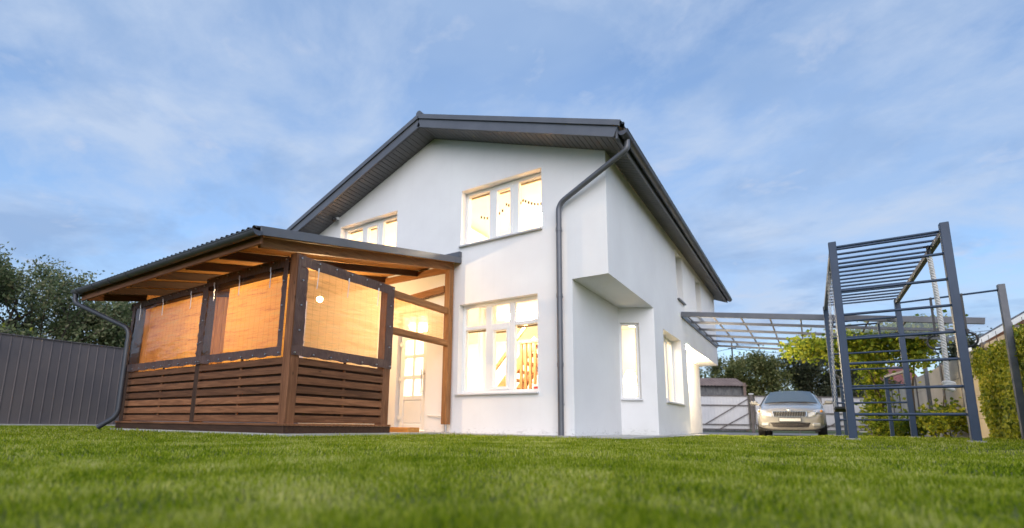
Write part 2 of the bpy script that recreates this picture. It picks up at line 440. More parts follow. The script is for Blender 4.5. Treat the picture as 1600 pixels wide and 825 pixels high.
def lawn():
    rng = np.random.default_rng(3)
    def ok(x, y):
        k = (x < 3.0) & (y < 13.0) & (x > -17.2)
        k &= ~((x > -9.93) & (x < -5.22) & (y > 3.61))
        k &= ~((x > -10) & (x < -2.05) & (y > 6.55))
        k &= ~((x > -2.1) & (x < -1.98) & (y > 6.9) & (y < 12.6))
        return k
    Vs, Fs, Ts = [], [], []; off = 0
    rings = [(0.16, 1.1, 34000, .0022, .023, 3.2), (1.1, 2.6, 17000, .0030, .024, 2.6), (2.6, 5.0, 5500, .0046, .026, 2.3),
             (5.0, 8.5, 2000, .0065, .028, 2.1), (8.5, 19, 600, .012, .034, 2.0)]
    for r0, r1, dens, w, h, ang in rings:
        n = int(dens*ang/2*(r1*r1-r0*r0))
        r = np.sqrt(rng.uniform(r0*r0, r1*r1, n)); a = math.pi/2 + .578 + rng.uniform(-ang/2, ang/2, n)
        x = r*np.cos(a); y = r*np.sin(a)
        k = ok(x, y); x, y = x[k], y[k]; n = len(x)
        # tufts: heights follow a patchy field
        pat = .5 + .25*np.sin(x*9.1+1.3*np.sin(y*5.3)) + .25*np.sin(y*11.7+1.7*np.sin(x*6.1))
        hh = h*rng.uniform(.5, 1.15, n)*(.75 + .4*pat)
        edge = ((y > 6.38) & (x > -5.1) & (x < -2.1)) | ((y > 3.42) & (y < 3.62) & (x > -10.2) & (x < -5.0)) | ((x > -5.23) & (x < -5.08) & (y > 3.5) & (y < 6.7))
        for px_, py_ in ((.418, 7.686), (1.53, 7.686), (1.53, 11.713), (.418, 11.713), (2.86, 11.40)): edge |= (x-px_)**2 + (y-py_)**2 < .035
        hh = np.where(edge, hh*rng.uniform(1.0, 1.9, n), hh)
        th = rng.uniform(0, 2*math.pi, n); lean = np.abs(rng.normal(0, .55, n)); ld = rng.uniform(0, 2*math.pi, n)
        ww = w*rng.uniform(.6, 1.2, n)
        cx, sx = np.cos(th)*ww/2, np.sin(th)*ww/2
        z0 = gh(x, y) - .004
        lx, ly = np.cos(ld)*lean*hh, np.sin(ld)*lean*hh
        V = np.empty((n, 5, 3), np.float32)
        V[:, 0] = np.stack([x-cx, y-sx, z0], 1); V[:, 1] = np.stack([x+cx, y+sx, z0], 1)
        mx, my, mz = x+lx*.35, y+ly*.35, z0+hh*.62
        V[:, 2] = np.stack([mx+cx*.8, my+sx*.8, mz], 1); V[:, 3] = np.stack([mx-cx*.8, my-sx*.8, mz], 1)
        V[:, 4] = np.stack([x+lx, y+ly, z0+hh*(1-.18*lean)], 1)
        idx = np.arange(n)[:, None]*5 + off
        F = np.concatenate([idx+np.array([[0,1,2]]), idx+np.array([[0,2,3]]), idx+np.array([[3,2,4]])])
        Vs.append(V.reshape(-1, 3)); Fs.append(F); Ts.append(np.repeat(rng.uniform(0, 1, n), 5)); off += n*5
    o = raw_mesh('grass', np.concatenate(Vs), np.concatenate(Fs), M['grass'], None, np.concatenate(Ts))
    tag(o, 'short mown green lawn grass in front of the white house', 'grass', kind='stuff')
lawn()

# ------------------------------------------------------------------ the house
XL, XR, YF, YB, XA = -9.62, -2.407, 7.0, 17.38, -5.945     # left, right, front, back, ridge x
C1, OZ = -3.0, 2.469
RZ = 5.86; SL = .3875                                       # wall apex height, roof slope
def roofz(x, top=5.865): return top - abs(x-XA)*SL
house = empty('house', (0, 0, 0), label='white stucco two-storey house with dark grey gable roof and lit windows', cat='house')

def wall_panel(name, pieces, top, holes, mapf, th, mat, parent):
    """pieces: (u0,u1,bottom z); top: function of u with kinks listed in holes' u; holes (u0,u1,z0,z1); mapf(u,depth,z)"""
    b = MB(); us = set()
    for u0, u1, zb in pieces: us |= {u0, u1}
    for h in holes: us |= {h[0], h[1]}
    for k in top[1]: us.add(k)
    us = sorted(us); tf = top[0]
    for a, c in zip(us[:-1], us[1:]):
        m = (a+c)/2
        zb = [p[2] for p in pieces if p[0] <= m <= p[1]]
        if not zb: continue
        cuts = sorted([h for h in holes if h[0] <= m <= h[1]], key=lambda h: h[2])
        edges = [(zb[0], zb[0])]
        for h in cuts: edges += [(h[2], h[2]), (h[3], h[3])]
        edges.append((tf(a), tf(c)))
        for i in range(0, len(edges), 2):
            (l0, l1), (t0, t1) = edges[i], edges[i+1]
            if t0-l0 < 1e-4 and t1-l1 < 1e-4: continue
            for d in (0, th):
                q = [mapf(a,d,l0), mapf(c,d,l1), mapf(c,d,t1), mapf(a,d,t0)]
                b.face(q if d == 0 else q[::-1])
        # bottom edge and top edge
        b.face([mapf(a,0,zb[0]), mapf(a,th,zb[0]), mapf(c,th,zb[0]), mapf(c,0,zb[0])])
        b.face([mapf(a,0,tf(a)), mapf(c,0,tf(c)), mapf(c,th,tf(c)), mapf(a,th,tf(a))])
    for h in holes:
        u0, u1, z0, z1 = h
        for (p, q) in (((u0,z0),(u0,z1)), ((u0,z1),(u1,z1)), ((u1,z1),(u1,z0)), ((u1,z0),(u0,z0))):
            b.face([mapf(p[0],0,p[1]), mapf(p[0],th,p[1]), mapf(q[0],th,q[1]), mapf(q[0],0,q[1])])
    for (a0, a1, az), (c0, c1, cz_) in zip(pieces[:-1], pieces[1:]):
        q = [mapf(a1,0,az), mapf(a1,0,cz_), mapf(a1,th,cz_), mapf(a1,th,az)]; b.face(q)
    for u, lo in ((us[0], pieces[0][2]), (us[-1], pieces[-1][2])):
        b.face([mapf(u,0,lo), mapf(u,0,tf(u)), mapf(u,th,tf(u)), mapf(u,th,lo)])
    return b.build(name, mat, parent)

UWL, UWR, LWN = (-8.61, -6.875, 3.45, 4.55), (-5.213, -3.538, 3.436, 4.538), (-5.215, -3.618, .70, 2.319)
DOOR = (-6.70, -5.96, .05, 2.34)
wall_panel('facade', [(XL, C1, 0.0), (C1, XR, OZ)], (roofz, [XA]), [UWL, UWR, LWN, DOOR], lambda u, d, z: (u, YF+d, z), .3, M['stucco'], house)
SW = (10.25, 11.90, .686, 2.167); SU1 = (11.78, 12.45, 3.16, 4.36); SU2 = (14.15, 14.95, 3.20, 4.36)
R1, RI, RCZ, N1, N2 = 12.49, -2.986, 2.176, 9.218, 9.567
zt = roofz(XR)
wall_panel('side_wall', [(YF+.3, N2, OZ), (N2, R1, 0.0), (R1, YB, RCZ)], (lambda u: zt, []), [SW, SU1, SU2], lambda u, d, z: (XR-d, u, z), .3, M['stucco'], house)
b = MB(); b.box((C1-.3, YF+.3, 0), (C1, N1, OZ+.1)); b.build('notch_wall', M['stucco'], house)
e = Vector((XR-C1, N2-N1, 0)); EL = e.length; e.normalize(); en = Vector((e.y, -e.x, 0))     # outward normal of the angled wall
NW = (.03, .392, .69, 2.17)
wall_panel('angled_wall', [(0, EL, 0.0)], (lambda u: OZ+.1, []), [NW], lambda u, d, z: tuple(Vector((C1, N1, z)) + e*u - en*d), .25, M['stucco'], house)
b = MB()
P = [(C1, YF+.3), (XR-.3, YF+.3), (XR-.3, N2+.1), (C1, N1)]
b.idx([(x, y, OZ) for x, y in P] + [(x, y, OZ+.26) for x, y in P], [(3,2,1,0), (4,5,6,7), (0,1,5,4), (1,2,6,5), (2,3,7,6), (3,0,4,7)])
b.face([(XR-.3, YF+.3, OZ+.001), (XR-.002, YF+.3, OZ+.001), (XR-.002, N2, OZ+.001), (XR-.3, N2, OZ+.001)][::-1])
b.build('overhang_soffit', M['stucco'], house)
b = MB(); b.box((RI-.3, R1-.3, 0), (RI, YB-.002, RCZ)); b.box((RI, R1-.3, 0), (XR-.3, R1-.003, RCZ)); b.box((RI-.3, R1-.3, RCZ), (XR-.302, YB-.3, RCZ+.2))
b.build('recess_wall', M['stucco'], house)
b = MB(); b.box((XL, YF+.3, 0), (XL+.3, YB, roofz(XL)));
b.build('side_wall', M['stucco'], house)
wall_panel('rear_wall', [(XL+.3, RI-.3, 0.0), (RI-.3, XR-.3, RCZ)], (roofz, [XA]), [], lambda u, d, z: (u, YB-d, z), .3, M['stucco'], house)
# rooms behind the lit windows
b = MB(); b.box((XL+.25, YF+.2, .0), (C1-.25, 12.2, .05)); b.box((C1-.25, N2+.1, .0), (XR-.28, 12.2, .05)); b.box((XL+.2, YF+.2, 2.60), (XR-.2, 13.0, 2.78)); b.build('interior_floor', M['floor_in'], house)
b = MB(); b.box((XL+.28, 12.05, .05), (XR-.28, 12.2, 2.6)); b.box((XL+.28, YF+.302, 2.585), (C1-.302, 12.05, 2.598))
b.box((XL+.28, 11.0, 2.78), (XR-.28, 11.15, 4.5)); b.box((-6.15, YF+.302, 2.78), (-6.03, 11.0, 4.5)); b.box((XL+.1, YF+.302, 4.56), (XR-.31, 11.2, 4.60))
b.box((-3.95, 8.3, .05), (-3.85, 12.05, 2.585)); b.build('interior_wall_and_light_block', M['plaster_in'], house)  # unseen partition added to keep main lamp light out of the corner room

# roof: ribbed soffit, two-step fascia, metal sheets, ridge cap
YE, YE2, XEL, XER = 6.55, 17.92, -10.06, -2.085
RIB = [(0, 0), (.84, 0), (.87, .008), (.97, .008)]
for s, xe in ((-1, XEL), (1, XER)):
    d = Vector((s, 0, -SL)).normalized(); nrm = Vector((s*SL, 0, 1)).normalized()
    Ls = abs(xe-XA)*math.sqrt(1+SL*SL)
    b = MB()   # soffit under the gable overhang (ribs run out from the wall) and under the eave
    O = Vector((XA, YE+.01, 5.868))
    b.ribbed(O, d, (0,1,0), nrm, RIB, .10, Ls, YF-YE-.01)
    xw = XL if s < 0 else XR
    O2 = Vector((xw, YF, roofz(xw)+.002)); le = abs(xe-xw)*math.sqrt(1+SL*SL)
    b.ribbed(O2, (0,1,0), d, nrm, RIB, .10, YE2-YF, le)
    b.build('soffit', M['soffit'], house)
    b = MB()
    O = Vector((XA, 0, 5.868+.19)); 
    A = Vector((XA, YE-.02, 5.868+.11)); E_ = A + d*(Ls+.02)
    b.bar(A, E_, .03, .215, nrm)                           # lower fascia on the gable
    A2 = Vector((XA, YE-.042, 5.868+.215)); E2 = A2 + d*(Ls+.09)
    b.bar(A2, E2, .045, .085, nrm)                         # verge trim
    A = Vector((XA, YE2+.02, 5.868+.11)); b.bar(A, A + d*(Ls+.02), .03, .215, nrm)
    zc = roofz(xe)+.085
    b.box((xe-.0 if s > 0 else xe-.03, YE, zc-.10), (xe+.03 if s > 0 else xe, YE2, zc+.10))   # eave board
    b.build('fascia', M['dark_metal'], house)
    b = MB()
    b.ribbed(Vector((XA, YE-.05, 5.868+.245)) + d*.02, (0,1,0), d, nrm, [(0,0),(.3,0),(.42,.03),(.6,.03),(.72,0)], .19, YE2-YE+.1, Ls+.10, .02)
    b.build('roof', M['roofsheet'], house)
b = MB(); b.tube([(XA, YE-.05, 5.868+.27), (XA, YE2+.05, 5.868+.27)], .065, 10); b.build('ridge_cap', M['dark_metal'], house)

def gutter_mesh(b, p, q, r, out, n=9):
    """half-round trough from p to q with rolled front lip; out = horizontal outward direction"""
    p = Vector(p); q = Vector(q); out = Vector(out); up = Vector((0,0,1)); P = []
    for k in range(n+1):
        a = math.pi*k/n
        off = out*(-math.cos(a))*r - up*math.sin(a)*r
        for rr in (1.0, .93):
            P += [p + off*rr, q + off*rr]
    F = []
    for k in range(n):
        i = 4*k
        F += [(i, i+1, i+5, i+4), (i+2, i+6, i+7, i+3)]
    b.idx(P, F, True)
    lip = out*r*.98
    b.tube([p+lip, q+lip], r*.13, 8)
    for c in (p, q):
        b.face([c + out*(-math.cos(math.pi*k/n))*r - up*math.sin(math.pi*k/n)*r for k in range(n+1)])
b = MB(); gz = roofz(XER)+.10
gutter_mesh(b, (XER+.10, YE+.02, gz), (XER+.10, YE2, gz-.02), .072, (1,0,0))
g = b.build('gutter', M['gutter'], house)
for k in range(14):
    y = YE+.35+k*.82; b = MB()
    b.tube([(XER+.10+.076*math.cos(a), y, gz-.076*math.sin(a)) for a in [math.pi*i/8 for i in range(9)]], .008, 6)
    b.build('bracket', M['gutter'], g)
b = MB(); gutter_mesh(b, (XEL-.10, YE+.02, roofz(XEL)+.10), (XEL-.10, YE2, roofz(XEL)+.08), .072, (-1,0,0)); b.build('gutter', M['gutter'], house)

def smooth_path(pts, r=.12, n=5):
    pts = [Vector(p) for p in pts]; out = [pts[0]]
    for a, c, d in zip(pts[:-2], pts[1:-1], pts[2:]):
        u = (a-c).normalized(); w = (d-c).normalized(); rr = min(r, (a-c).length*.45, (d-c).length*.45)
        for i in range(n+1):
            t = i/n; out.append((c+u*rr)*(1-t)**2 + c*2*t*(1-t) + (c+w*rr)*t*t)
    out.append(pts[-1]); return out
b = MB()
b.tube(smooth_path([(XER+.10, YE+.22, gz-.05), (XER+.10, YE+.22, gz-.20), (-3.18, 6.91, 3.74), (-3.18, 6.91, .02)], .13), .045, 14)
for z in (3.3, 2.2, 1.1): b.tube([(-3.18, 6.91, z-.03), (-3.18, 6.91, z+.03)], .051, 14)
dp = b.build('downpipe', M['pipe'], house)
for z in (3.3, 2.2, .5):
    b = MB(); b.box((-3.2, 6.95, z-.015), (-3.16, 7.0, z+.015)); b.build('bracket', M['steel'], dp)

def window(parent, O, u, n, w, h, cols, transom=None, sash=(), blind=(), depth=.15, sill=True, silldark=False, f=.062, sillw=.06):
    """O lower-left corner on the wall face, u along the wall, n outward; cols = list of (start, end) of the glass fields as fractions"""
    O = Vector(O); u = Vector(u).normalized(); n = Vector(n).normalized(); z = Vector((0,0,1))
    def P(a, d, c): return O + u*a - n*d + z*c
    b = MB()
    def mem(a0, a1, c0, c1, d0=depth, d1=depth+.075):
        b.obox((P(a0,d0,c0)+P(a1,d1,c1))/2, u, n, z, (a1-a0)/2, (d1-d0)/2, (c1-c0)/2, .006)
    mem(0.001, w-.001, 0, f); mem(0.001, w-.001, h-f, h-.001); mem(0.001, f, f, h-f); mem(w-f, w-.001, f, h-f)
    xs = [f] + [x for a, c in zip(cols[:-1], cols[1:]) for x in (a[1]*w, c[0]*w)] + [w-f]
    fields = [(xs[2*i], xs[2*i+1]) for i in range(len(cols))]
    for (a, c), (a2, c2) in zip(fields[:-1], fields[1:]): mem(c, a2, f, h-f)
    rows = [(f, h-f)]
    if transom:
        rows = [(f, transom-.035), (transom+.035, h-f)]
        for a, c in fields: mem(a, c, transom-.035, transom+.035)
    fr = b.build('window', M['pvc'], parent)
    for i, (a, c) in enumerate(fields):
        for j, (lo, hi) in enumerate(rows):
            ins = .0
            if i in sash and j == 0:
                ins = .055; bs = MB()
                for q in ((a,c,lo,lo+ins), (a,c,hi-ins,hi), (a,a+ins,lo+ins,hi-ins), (c-ins,c,lo+ins,hi-ins)):
                    bs.obox((P(q[0],depth-.012,q[2])+P(q[1],depth+.06,q[3]))/2, u, n, z, (q[1]-q[0])/2, .036, (q[3]-q[2])/2, .006)
                bs.build('sash', M['pvc'], fr)
            bp = MB(); bp.face([P(a+ins,depth+.035,lo+ins), P(c-ins,depth+.035,lo+ins), P(c-ins,depth+.035,hi-ins), P(a+ins,depth+.035,hi-ins)])
            bp.build('pane', M['glass'], fr)
            if i in blind and j == 0:
                bb = MB(); q0 = hi-ins-.035
                bb.obox((P(a+ins+.01,depth+.07,q0)+P(c-ins-.01,depth+.09,q0+.03))/2, u, n, z, (c-a-2*ins)/2-.01, .012, .016)
                bb.build('roller_blind', M['blindcloth'], fr)
    if sill:
        bs = MB(); bs.obox(P(w/2, (depth-sillw)/2, -.012), u, n, z, w/2+.02, (depth+sillw)/2, .014, .004)
        bs.build('sill', M['dark_metal'] if silldark else M['sill'], fr)
    return fr
M['blindcloth'] = mottled('blind_fabric', (.42,.30,.16), (.55,.40,.22), 8, .8)
C3 = [(.05,.315), (.385,.615), (.685,.95)]
window(house, (UWL[0], YF, UWL[2]), (1,0,0), (0,-1,0), UWL[1]-UWL[0], UWL[3]-UWL[2], C3, None, (1,), (0,1,2))
window(house, (UWR[0], YF, UWR[2]), (1,0,0), (0,-1,0), UWR[1]-UWR[0], UWR[3]-UWR[2], C3, None, (1,), (0,1,2))
window(house, (LWN[0], YF, LWN[2]), (1,0,0), (0,-1,0), LWN[1]-LWN[0], LWN[3]-LWN[2], C3, 1.19, (1,), (0,1,2), .13)
window(house, (XR, SW[0], SW[2]), (0,1,0), (1,0,0), SW[1]-SW[0], SW[3]-SW[2], C3, None, (1,), (0,), .20, sillw=.05)
window(house, tuple(Vector((C1, N1, NW[2])) + e*NW[0]), tuple(e), tuple(en), NW[1]-NW[0], NW[3]-NW[2], [(.1,.9)], None, (), (), .07, f=.045)
for q in (SU1, SU2):
    window(house, (XR, q[0], q[2]), (0,1,0), (1,0,0), q[1]-q[0], q[3]-q[2], [(.1,.9)], None, (0,), (), .2, silldark=True)

# glazed front door
dx0, dx1 = DOOR[0], DOOR[1]
b = MB(); y0, y1 = YF+.10, YF+.17
for a, c in (((dx0+.001,y0,.05),(dx0+.06,y1,2.335)), ((dx1-.06,y0,.05),(dx1-.001,y1,2.335)), ((dx0+.06,y0,2.27),(dx1-.06,y1,2.335)), ((dx0+.06,y0,1.86),(dx1-.06,y1,1.93))): b.box(a, c, .006)
m_ = (dx0+dx1)/2
b.box((m_-.03,y0+.01,1.93), (m_+.03,y1-.01,2.27), .004)
door = b.build('door', M['pvc'], house)
b = MB(); l0, l1 = dx0+.062, dx1-.062; y0, y1 = YF+.075, YF+.145
for a, c in (((l0,y0,.06),(l0+.075,y1,1.855)), ((l1-.075,y0,.06),(l1,y1,1.855)), ((m_-.028,y0+.004,.70),(m_+.028,y1-.004,1.79))): b.box(a, c, .006)
for z0, z1 in ((.06,.16), (.62,.70), (1.02,1.09), (1.43,1.49), (1.79,1.855)): b.box((l0+.076,y0+.003,z0), (l1-.076,y1-.003,z1), .006)
b.box((l0+.076, y0+.022, .161), (l1-.076, y1-.02, .619)); b.box((l0+.10, y0+.012, .19), (l1-.10, y0+.022, .59), .006)
b.build('leaf', M['pvc'], door)
b = MB(); b.face([(l0+.07,YF+.11,.69), (l1-.07,YF+.11,.69), (l1-.07,YF+.11,1.80), (l0+.07,YF+.11,1.80)]); b.face([(l0,YF+.14,1.93), (l1,YF+.14,1.93), (l1,YF+.14,2.28), (l0,YF+.14,2.28)])
b.build('pane', M['glass'], door)
b = MB(); hx = l1-.02
b.tube([(hx-.03,YF+.02,.72), (hx-.03,YF+.02,1.20)], .013, 10)
for z in (.78, 1.14): b.tube([(hx-.03,YF+.02,z), (hx-.03,YF+.078,z)], .009, 8)
b.tube([(hx,YF+.07,1.10), (hx,YF+.03,1.10), (hx-.0,YF+.03,1.10), (hx+.05,YF+.03,1.10)], .009, 8)
b.build('handle', M['steel'], door)
for z in (.28, 1.02, 1.70):
    b = MB(); b.tube([(l0-.01,YF+.062,z-.05), (l0-.01,YF+.062,z+.05)], .016, 10); b.box((l0-.05,YF+.062,z-.025), (l0+.05,YF+.075,z+.025)); b.build('hinge', M['pvc'], door)
b = MB(); b.tube([(-5.86,6.97,.33), (-5.45,6.95,.31)], .012, 8); b.tube([(-5.86,6.97,.33), (-5.86,7.0,.33)], .012, 8)
tag(b.build('grab_rail', M['pvc']), 'short white rail on the wall low down beside the veranda door', 'rail')

# security camera under the left gable slope
cam_ = empty('security_camera', (-8.69, 7.0, 4.74), label='small white and black security camera on the gable wall above the upper left window', cat='camera')
b = MB(); b.tube([(0,0,.03), (0,-.06,.03)], .035, 14); b.tube([(0,-.05,.03), (.01,-.13,0)], .02, 10); b.build('mount', M['pvc'], cam_)
b = MB(); b.ball((.01,-.15,-.035), .055, 10); b.build('dome', M['black'], cam_)

# ------------------------------------------------------------------ things in the rooms
def lamp_disc(x, y, z, r, mat, label):
    t = empty('ceiling_lamp', (x, y, z), label=label, cat='ceiling lamp')
    b = MB(); b.lathe([(.001,-.10), (r*.7,-.095), (r*.95,-.06), (r,-.02)], n=28); b.build('shade', mat, t)
    b = MB(); b.lathe([(r*1.02,-.022), (r*1.04,-.01), (r*.9,0)], n=28); b.build('rim', M['pvc'], t)
lamp_disc(-5.25, 9.3, 2.585, .34, M['ceil_lamp'], 'round lit ceiling lamp seen through the large lower front window')
lamp_disc(-8.0, 9.3, 2.585, .34, M['ceil_lamp'], 'round lit ceiling lamp in the hall behind the glazed veranda door')
M['ceil_lamp3'] = emit('lit_corner_lamp', (1,.86,.62), 20)
lamp_disc(-3.2, 11.2, 2.585, .30, M['ceil_lamp3'], 'round lit ceiling lamp in the corner room behind the narrow window')
lamp_disc(-4.3, 9.0, 4.555, .38, M['ceil_lamp2'], 'round lit ceiling lamp behind the upper right gable window')
lamp_disc(-7.8, 9.0, 4.555, .38, M['ceil_lamp2'], 'round lit ceiling lamp behind the upper left gable window')
st = empty('staircase', (-6.2, 9.75, .05), label='wooden staircase rising to the right behind the lower front window', cat='staircase')
b = MB()
for y in (0, .85): b.bar((-.55,y,.10), (1.15,y,2.06), .05, .20)
b.build('stringer', M['wmx'], st)
b = MB(); b.bar((-.3,-.04,1.0), (.95,-.04,2.45), .05, .07); b.build('handrail', M['wmx'], st)
b = MB()
for k in range(10): b.box((-.45+k*.16, .02, .22+k*.185), (-.20+k*.16, .83, .255+k*.185))
b.build('step', M['wmx'], st)
sl = empty('slat_screen', (-5.36, 9.5, .05), label='room divider of upright wooden slats in the lower front window', cat='room divider')
b = MB()
for k in range(6): b.box((k*.115, 0, 0), (k*.115+.05, .06, 1.93-k*.0))
b.build('slat', M['wmz'], sl); b = MB(); b.box((-.02,-.01,1.93), (.66,.07,1.98)); b.build('top_rail', M['wdx'], sl)
g_ = empty('gift_box', (-3.80, 7.45, .72), label='small white box with a red band on the inner sill of the lower front window', cat='box')
M['redcloth'] = mottled('red_band', (.45,.03,.03), (.6,.06,.05), 9, .6); M['whitecard'] = mottled('white_card', (.75,.74,.72), (.82,.81,.8), 9, .7)
b = MB(); b.box((-.10,-.06,0), (.10,.06,.14), .004); b.build('carton', M['whitecard'], g_); b = MB(); b.box((-.103,-.063,.045), (.103,.063,.10)); b.build('band', M['redcloth'], g_)
cur = MB(); pts = [(i*.03, .025*math.sin(i*1.1)) for i in range(14)]
M['curtain'] = mottled('sheer_curtain', (.80,.77,.70), (.86,.83,.77), 3, .9)
cur.idx([(-5.16+x, 7.55+y, z) for x, y in pts for z in (.5, 2.5)], [(2*i, 2*i+2, 2*i+3, 2*i+1) for i in range(13)], True)
tag(cur.build('curtain', M['curtain']), 'pale sheer curtain gathered at the left of the lower front window', 'curtain')
lt = empty('floor_lantern', (-3.12, 10.25, .62), label='glowing egg shaped white lantern behind the narrow corner window', cat='lantern')
b = MB(); b.lathe([(.07,0), (.12,.10), (.16,.28), (.165,.42), (.13,.60), (.07,.72), (.001,.74)], n=24); b.build('shade', M['egg'], lt)
b = MB(); b.lathe([(.10,-.06), (.11,-.03), (.07,0)], n=20); b.build('base', M['wnz'], lt)
cb = empty('cabinet', (-3.12, 10.28, .05), label='low wooden cabinet carrying the glowing lantern', cat='cabinet')
b = MB(); b.box((-.35,-.2,.06), (.35,.2,.50), .01); b.build('carcass', M['wnx'], cb)
for x in (-.28,.28):
    for y in (-.15,.15): b = MB(); b.box((x-.025,y-.025,0), (x+.025,y+.025,.06)); b.build('leg', M['wkz'], cb)
rngp = random.Random(5)
def sprig(name, loc, label, mat, n=9, h=.5, spread=.25):
    t = empty(name, loc, label=label, cat='plant')
    bs = MB(); V = []; F = []
    for k in range(n):
        a = rngp.uniform(0, 6.28); q = Vector((math.cos(a)*spread*rngp.uniform(.2,1), math.sin(a)*spread*rngp.uniform(.2,1), h*rngp.uniform(.6,1)))
        bs.tube([(0,0,.02), q*.5 + Vector((0,0,.06)), q], [.005,.004,.002], 5)
        for j in range(10):
            p = q*(.35+.65*j/9) + Vector((rngp.uniform(-.03,.03), rngp.uniform(-.03,.03), .02)); i0 = len(V)
            d = Vector((rngp.uniform(-1,1), rngp.uniform(-1,1), rngp.uniform(-.2,1))).normalized()*.06; w = d.orthogonal().normalized()*.018
            V += [p, p+d*.5+w, p+d, p+d*.5-w]; F.append((i0, i0+1, i0+2, i0+3))
    bs.build('stem', M['bark'], t); raw_mesh('foliage', [tuple(v) for v in V], F, mat, t)
    bp = MB(); bp.lathe([(.001,-.16), (.06,-.16), (.085,0), (.078,0), (.06,-.03), (.001,-.03)], n=16); bp.build('pot', M['whitecard'], t)
sprig('potted_plant', (-3.66, 7.62, .92), 'green potted plant at the right edge of the lower front window', M['leaf_ivy'], 9, .42, .2)
sprig('dried_stems', (-2.86, 10.02, .80), 'golden dried stems beside the glowing lantern', M['leaf_yellow'], 8, .5, .16)
tb = empty('window_table', (-3.75, 7.62, .05), label='small white table under the lower front window inside', cat='table')
b = MB(); b.box((-.4,-.22,.60), (.4,.22,.665), .006); b.build('tabletop', M['whitecard'], tb); 
for x in (-.35,.35):
    for y in (-.18,.18): b = MB(); b.box((x-.02,y-.02,0), (x+.02,y+.02,.60)); b.build('leg', M['whitecard'], tb)
# paper garland hung in three swags behind the upper right window
ga = empty('garland', (-4.4, 7.62, 4.3), label='paper garland of small dark pendants strung across the upper right window', cat='garland')
bs, bf = MB(), MB()
for x0, x1, z0, z1, n in ((-.78,-.22,-.03,.04,8), (-.20,.22,.10,.13,8), (.22,.80,.06,.0,9)):
    P = []
    for i in range(n+1):
        t = i/n; P.append(Vector((x0+(x1-x0)*t, 0, z0+(z1-z0)*t-.10*math.sin(math.pi*t))))
    bs.tube(P, .003, 5)
    for p in P[:-1]:
        bf.box(p + Vector((-.017,-.003,-.055)), p + Vector((.017,.003,-.003)))
bs.build('string', M['rope'], ga); bf.build('pendant', M['wkx'], ga)

# ------------------------------------------------------------------ veranda
PX, PY, PL = -5.365, 3.73, -9.80        # corner post centre, front post row, left post
VE = 3.11                               # eave line y
def vz(y): return 2.335 + (y-VE)*.2045  # underside of the roof boards
ver = empty('veranda', (0, 0, 0), label='timber veranda with lean-to roof, bamboo blinds and slatted half walls against the house', cat='veranda')
sd = Vector((0, 1, .2045)).normalized(); sn = Vector((0, -.2045, 1)).normalized()
XV0, XV1 = -10.62, -5.19
b = MB()
O = Vector((XV0, VE-.07, vz(VE-.07)+.075))
b.ribbed(O, (1,0,0), sd, sn, [(0,0), (.17,.012), (.33,.030), (.5,.036), (.67,.030), (.83,.012)], .115, XV1-XV0, (6.995-VE+.07)/sd.y, .008)
b.build('roof_sheet', M['roofsheet'], ver)
b = MB(); w_ = .105; k = 0
x = XV0+.02
while x < XV1-.02:
    x2 = min(x+w_-.006, XV1-.012)
    b.obox(((x+x2)/2, (VE+6.98)/2, vz((VE+6.98)/2)+.022), (1,0,0), sd, sn, (x2-x)/2, (6.98-VE)/2/sd.y, .011)
    x += w_
b.build('sheathing', M['wny'], ver)
for i in range(7):
    b = MB(); x = PX - i*.86
    if i == 0: b.bar((x, VE+.06, vz(VE+.06)-.065), (x, 6.98, vz(6.98)-.065), .06, .13, sn, .006); b.build('rafter', M['wmy'], ver)
    else: b.bar((x, VE+.06, vz(VE+.06)-.058), (x, 6.98, vz(6.98)-.058), .05, .115, sn, .006); b.build('rafter', M['wky'] if i < 6 else M['wdy'], ver)
b = MB(); b.box((XV0+.03, VE+.005, vz(VE)-.11), (XV1-.05, VE+.035, vz(VE)+.012), .004); b.build('eave_board', M['wdx'], ver)
b = MB(); A = Vector((XV1, VE-.03, vz(VE-.03)+.035)); E_ = Vector((XV1, 6.998, vz(6.998)+.035))
b.bar(A, E_, .02, .11, sn, .003); b.build('verge_trim', M['dark_metal'], ver); b = MB(); A = Vector((XV0-.005, VE-.03, vz(VE-.03)+.035)); b.bar(A, A+Vector((0,6.998-VE+.03,(6.998-VE+.03)*.2045)), .02, .13, sn, .003)
b.build('verge_trim', M['dark_metal'], ver)
b = MB(); b.box((XV0, 6.93, vz(6.93)+.10), (XV1+.01, 6.997, vz(6.93)+.20)); b.build('wall_flashing', M['dark_metal'], ver)
b = MB(); gv = VE-.075
gutter_mesh(b, (XV0-.02, gv, vz(VE)+.045), (XV1+.02, gv, vz(VE)+.012), .062, (0,-1,0))
g = b.build('gutter', M['gutter'], ver)
for k in range(9):
    x = XV0+.2+k*.64; b = MB()
    b.tube([(x, gv-.066*math.cos(a), vz(VE)+.03-.066*math.sin(a)) for a in [math.pi*i/8 for i in range(9)]], .007, 6)
    b.build('bracket', M['gutter'], g)
b = MB()
b.tube(smooth_path([(XV0+.02, gv, vz(VE)), (XV0+.02, gv, vz(VE)-.16), (-9.60, 3.54, 1.70), (-9.60, 3.54, .24), (-9.80, 3.36, .05)], .13), .039, 14)
for z in (1.45, .5): b.tube([(-9.60, 3.54, z-.02), (-9.60, 3.54, z+.02)], .044, 14)
b.build('downpipe', M['darkpipe'], ver)
b = MB(); b.box((PL-.25, PY-.045, 2.10), (PX+.07, PY+.055, 2.225), .006); b.build('front_beam', M['wkx'], ver)
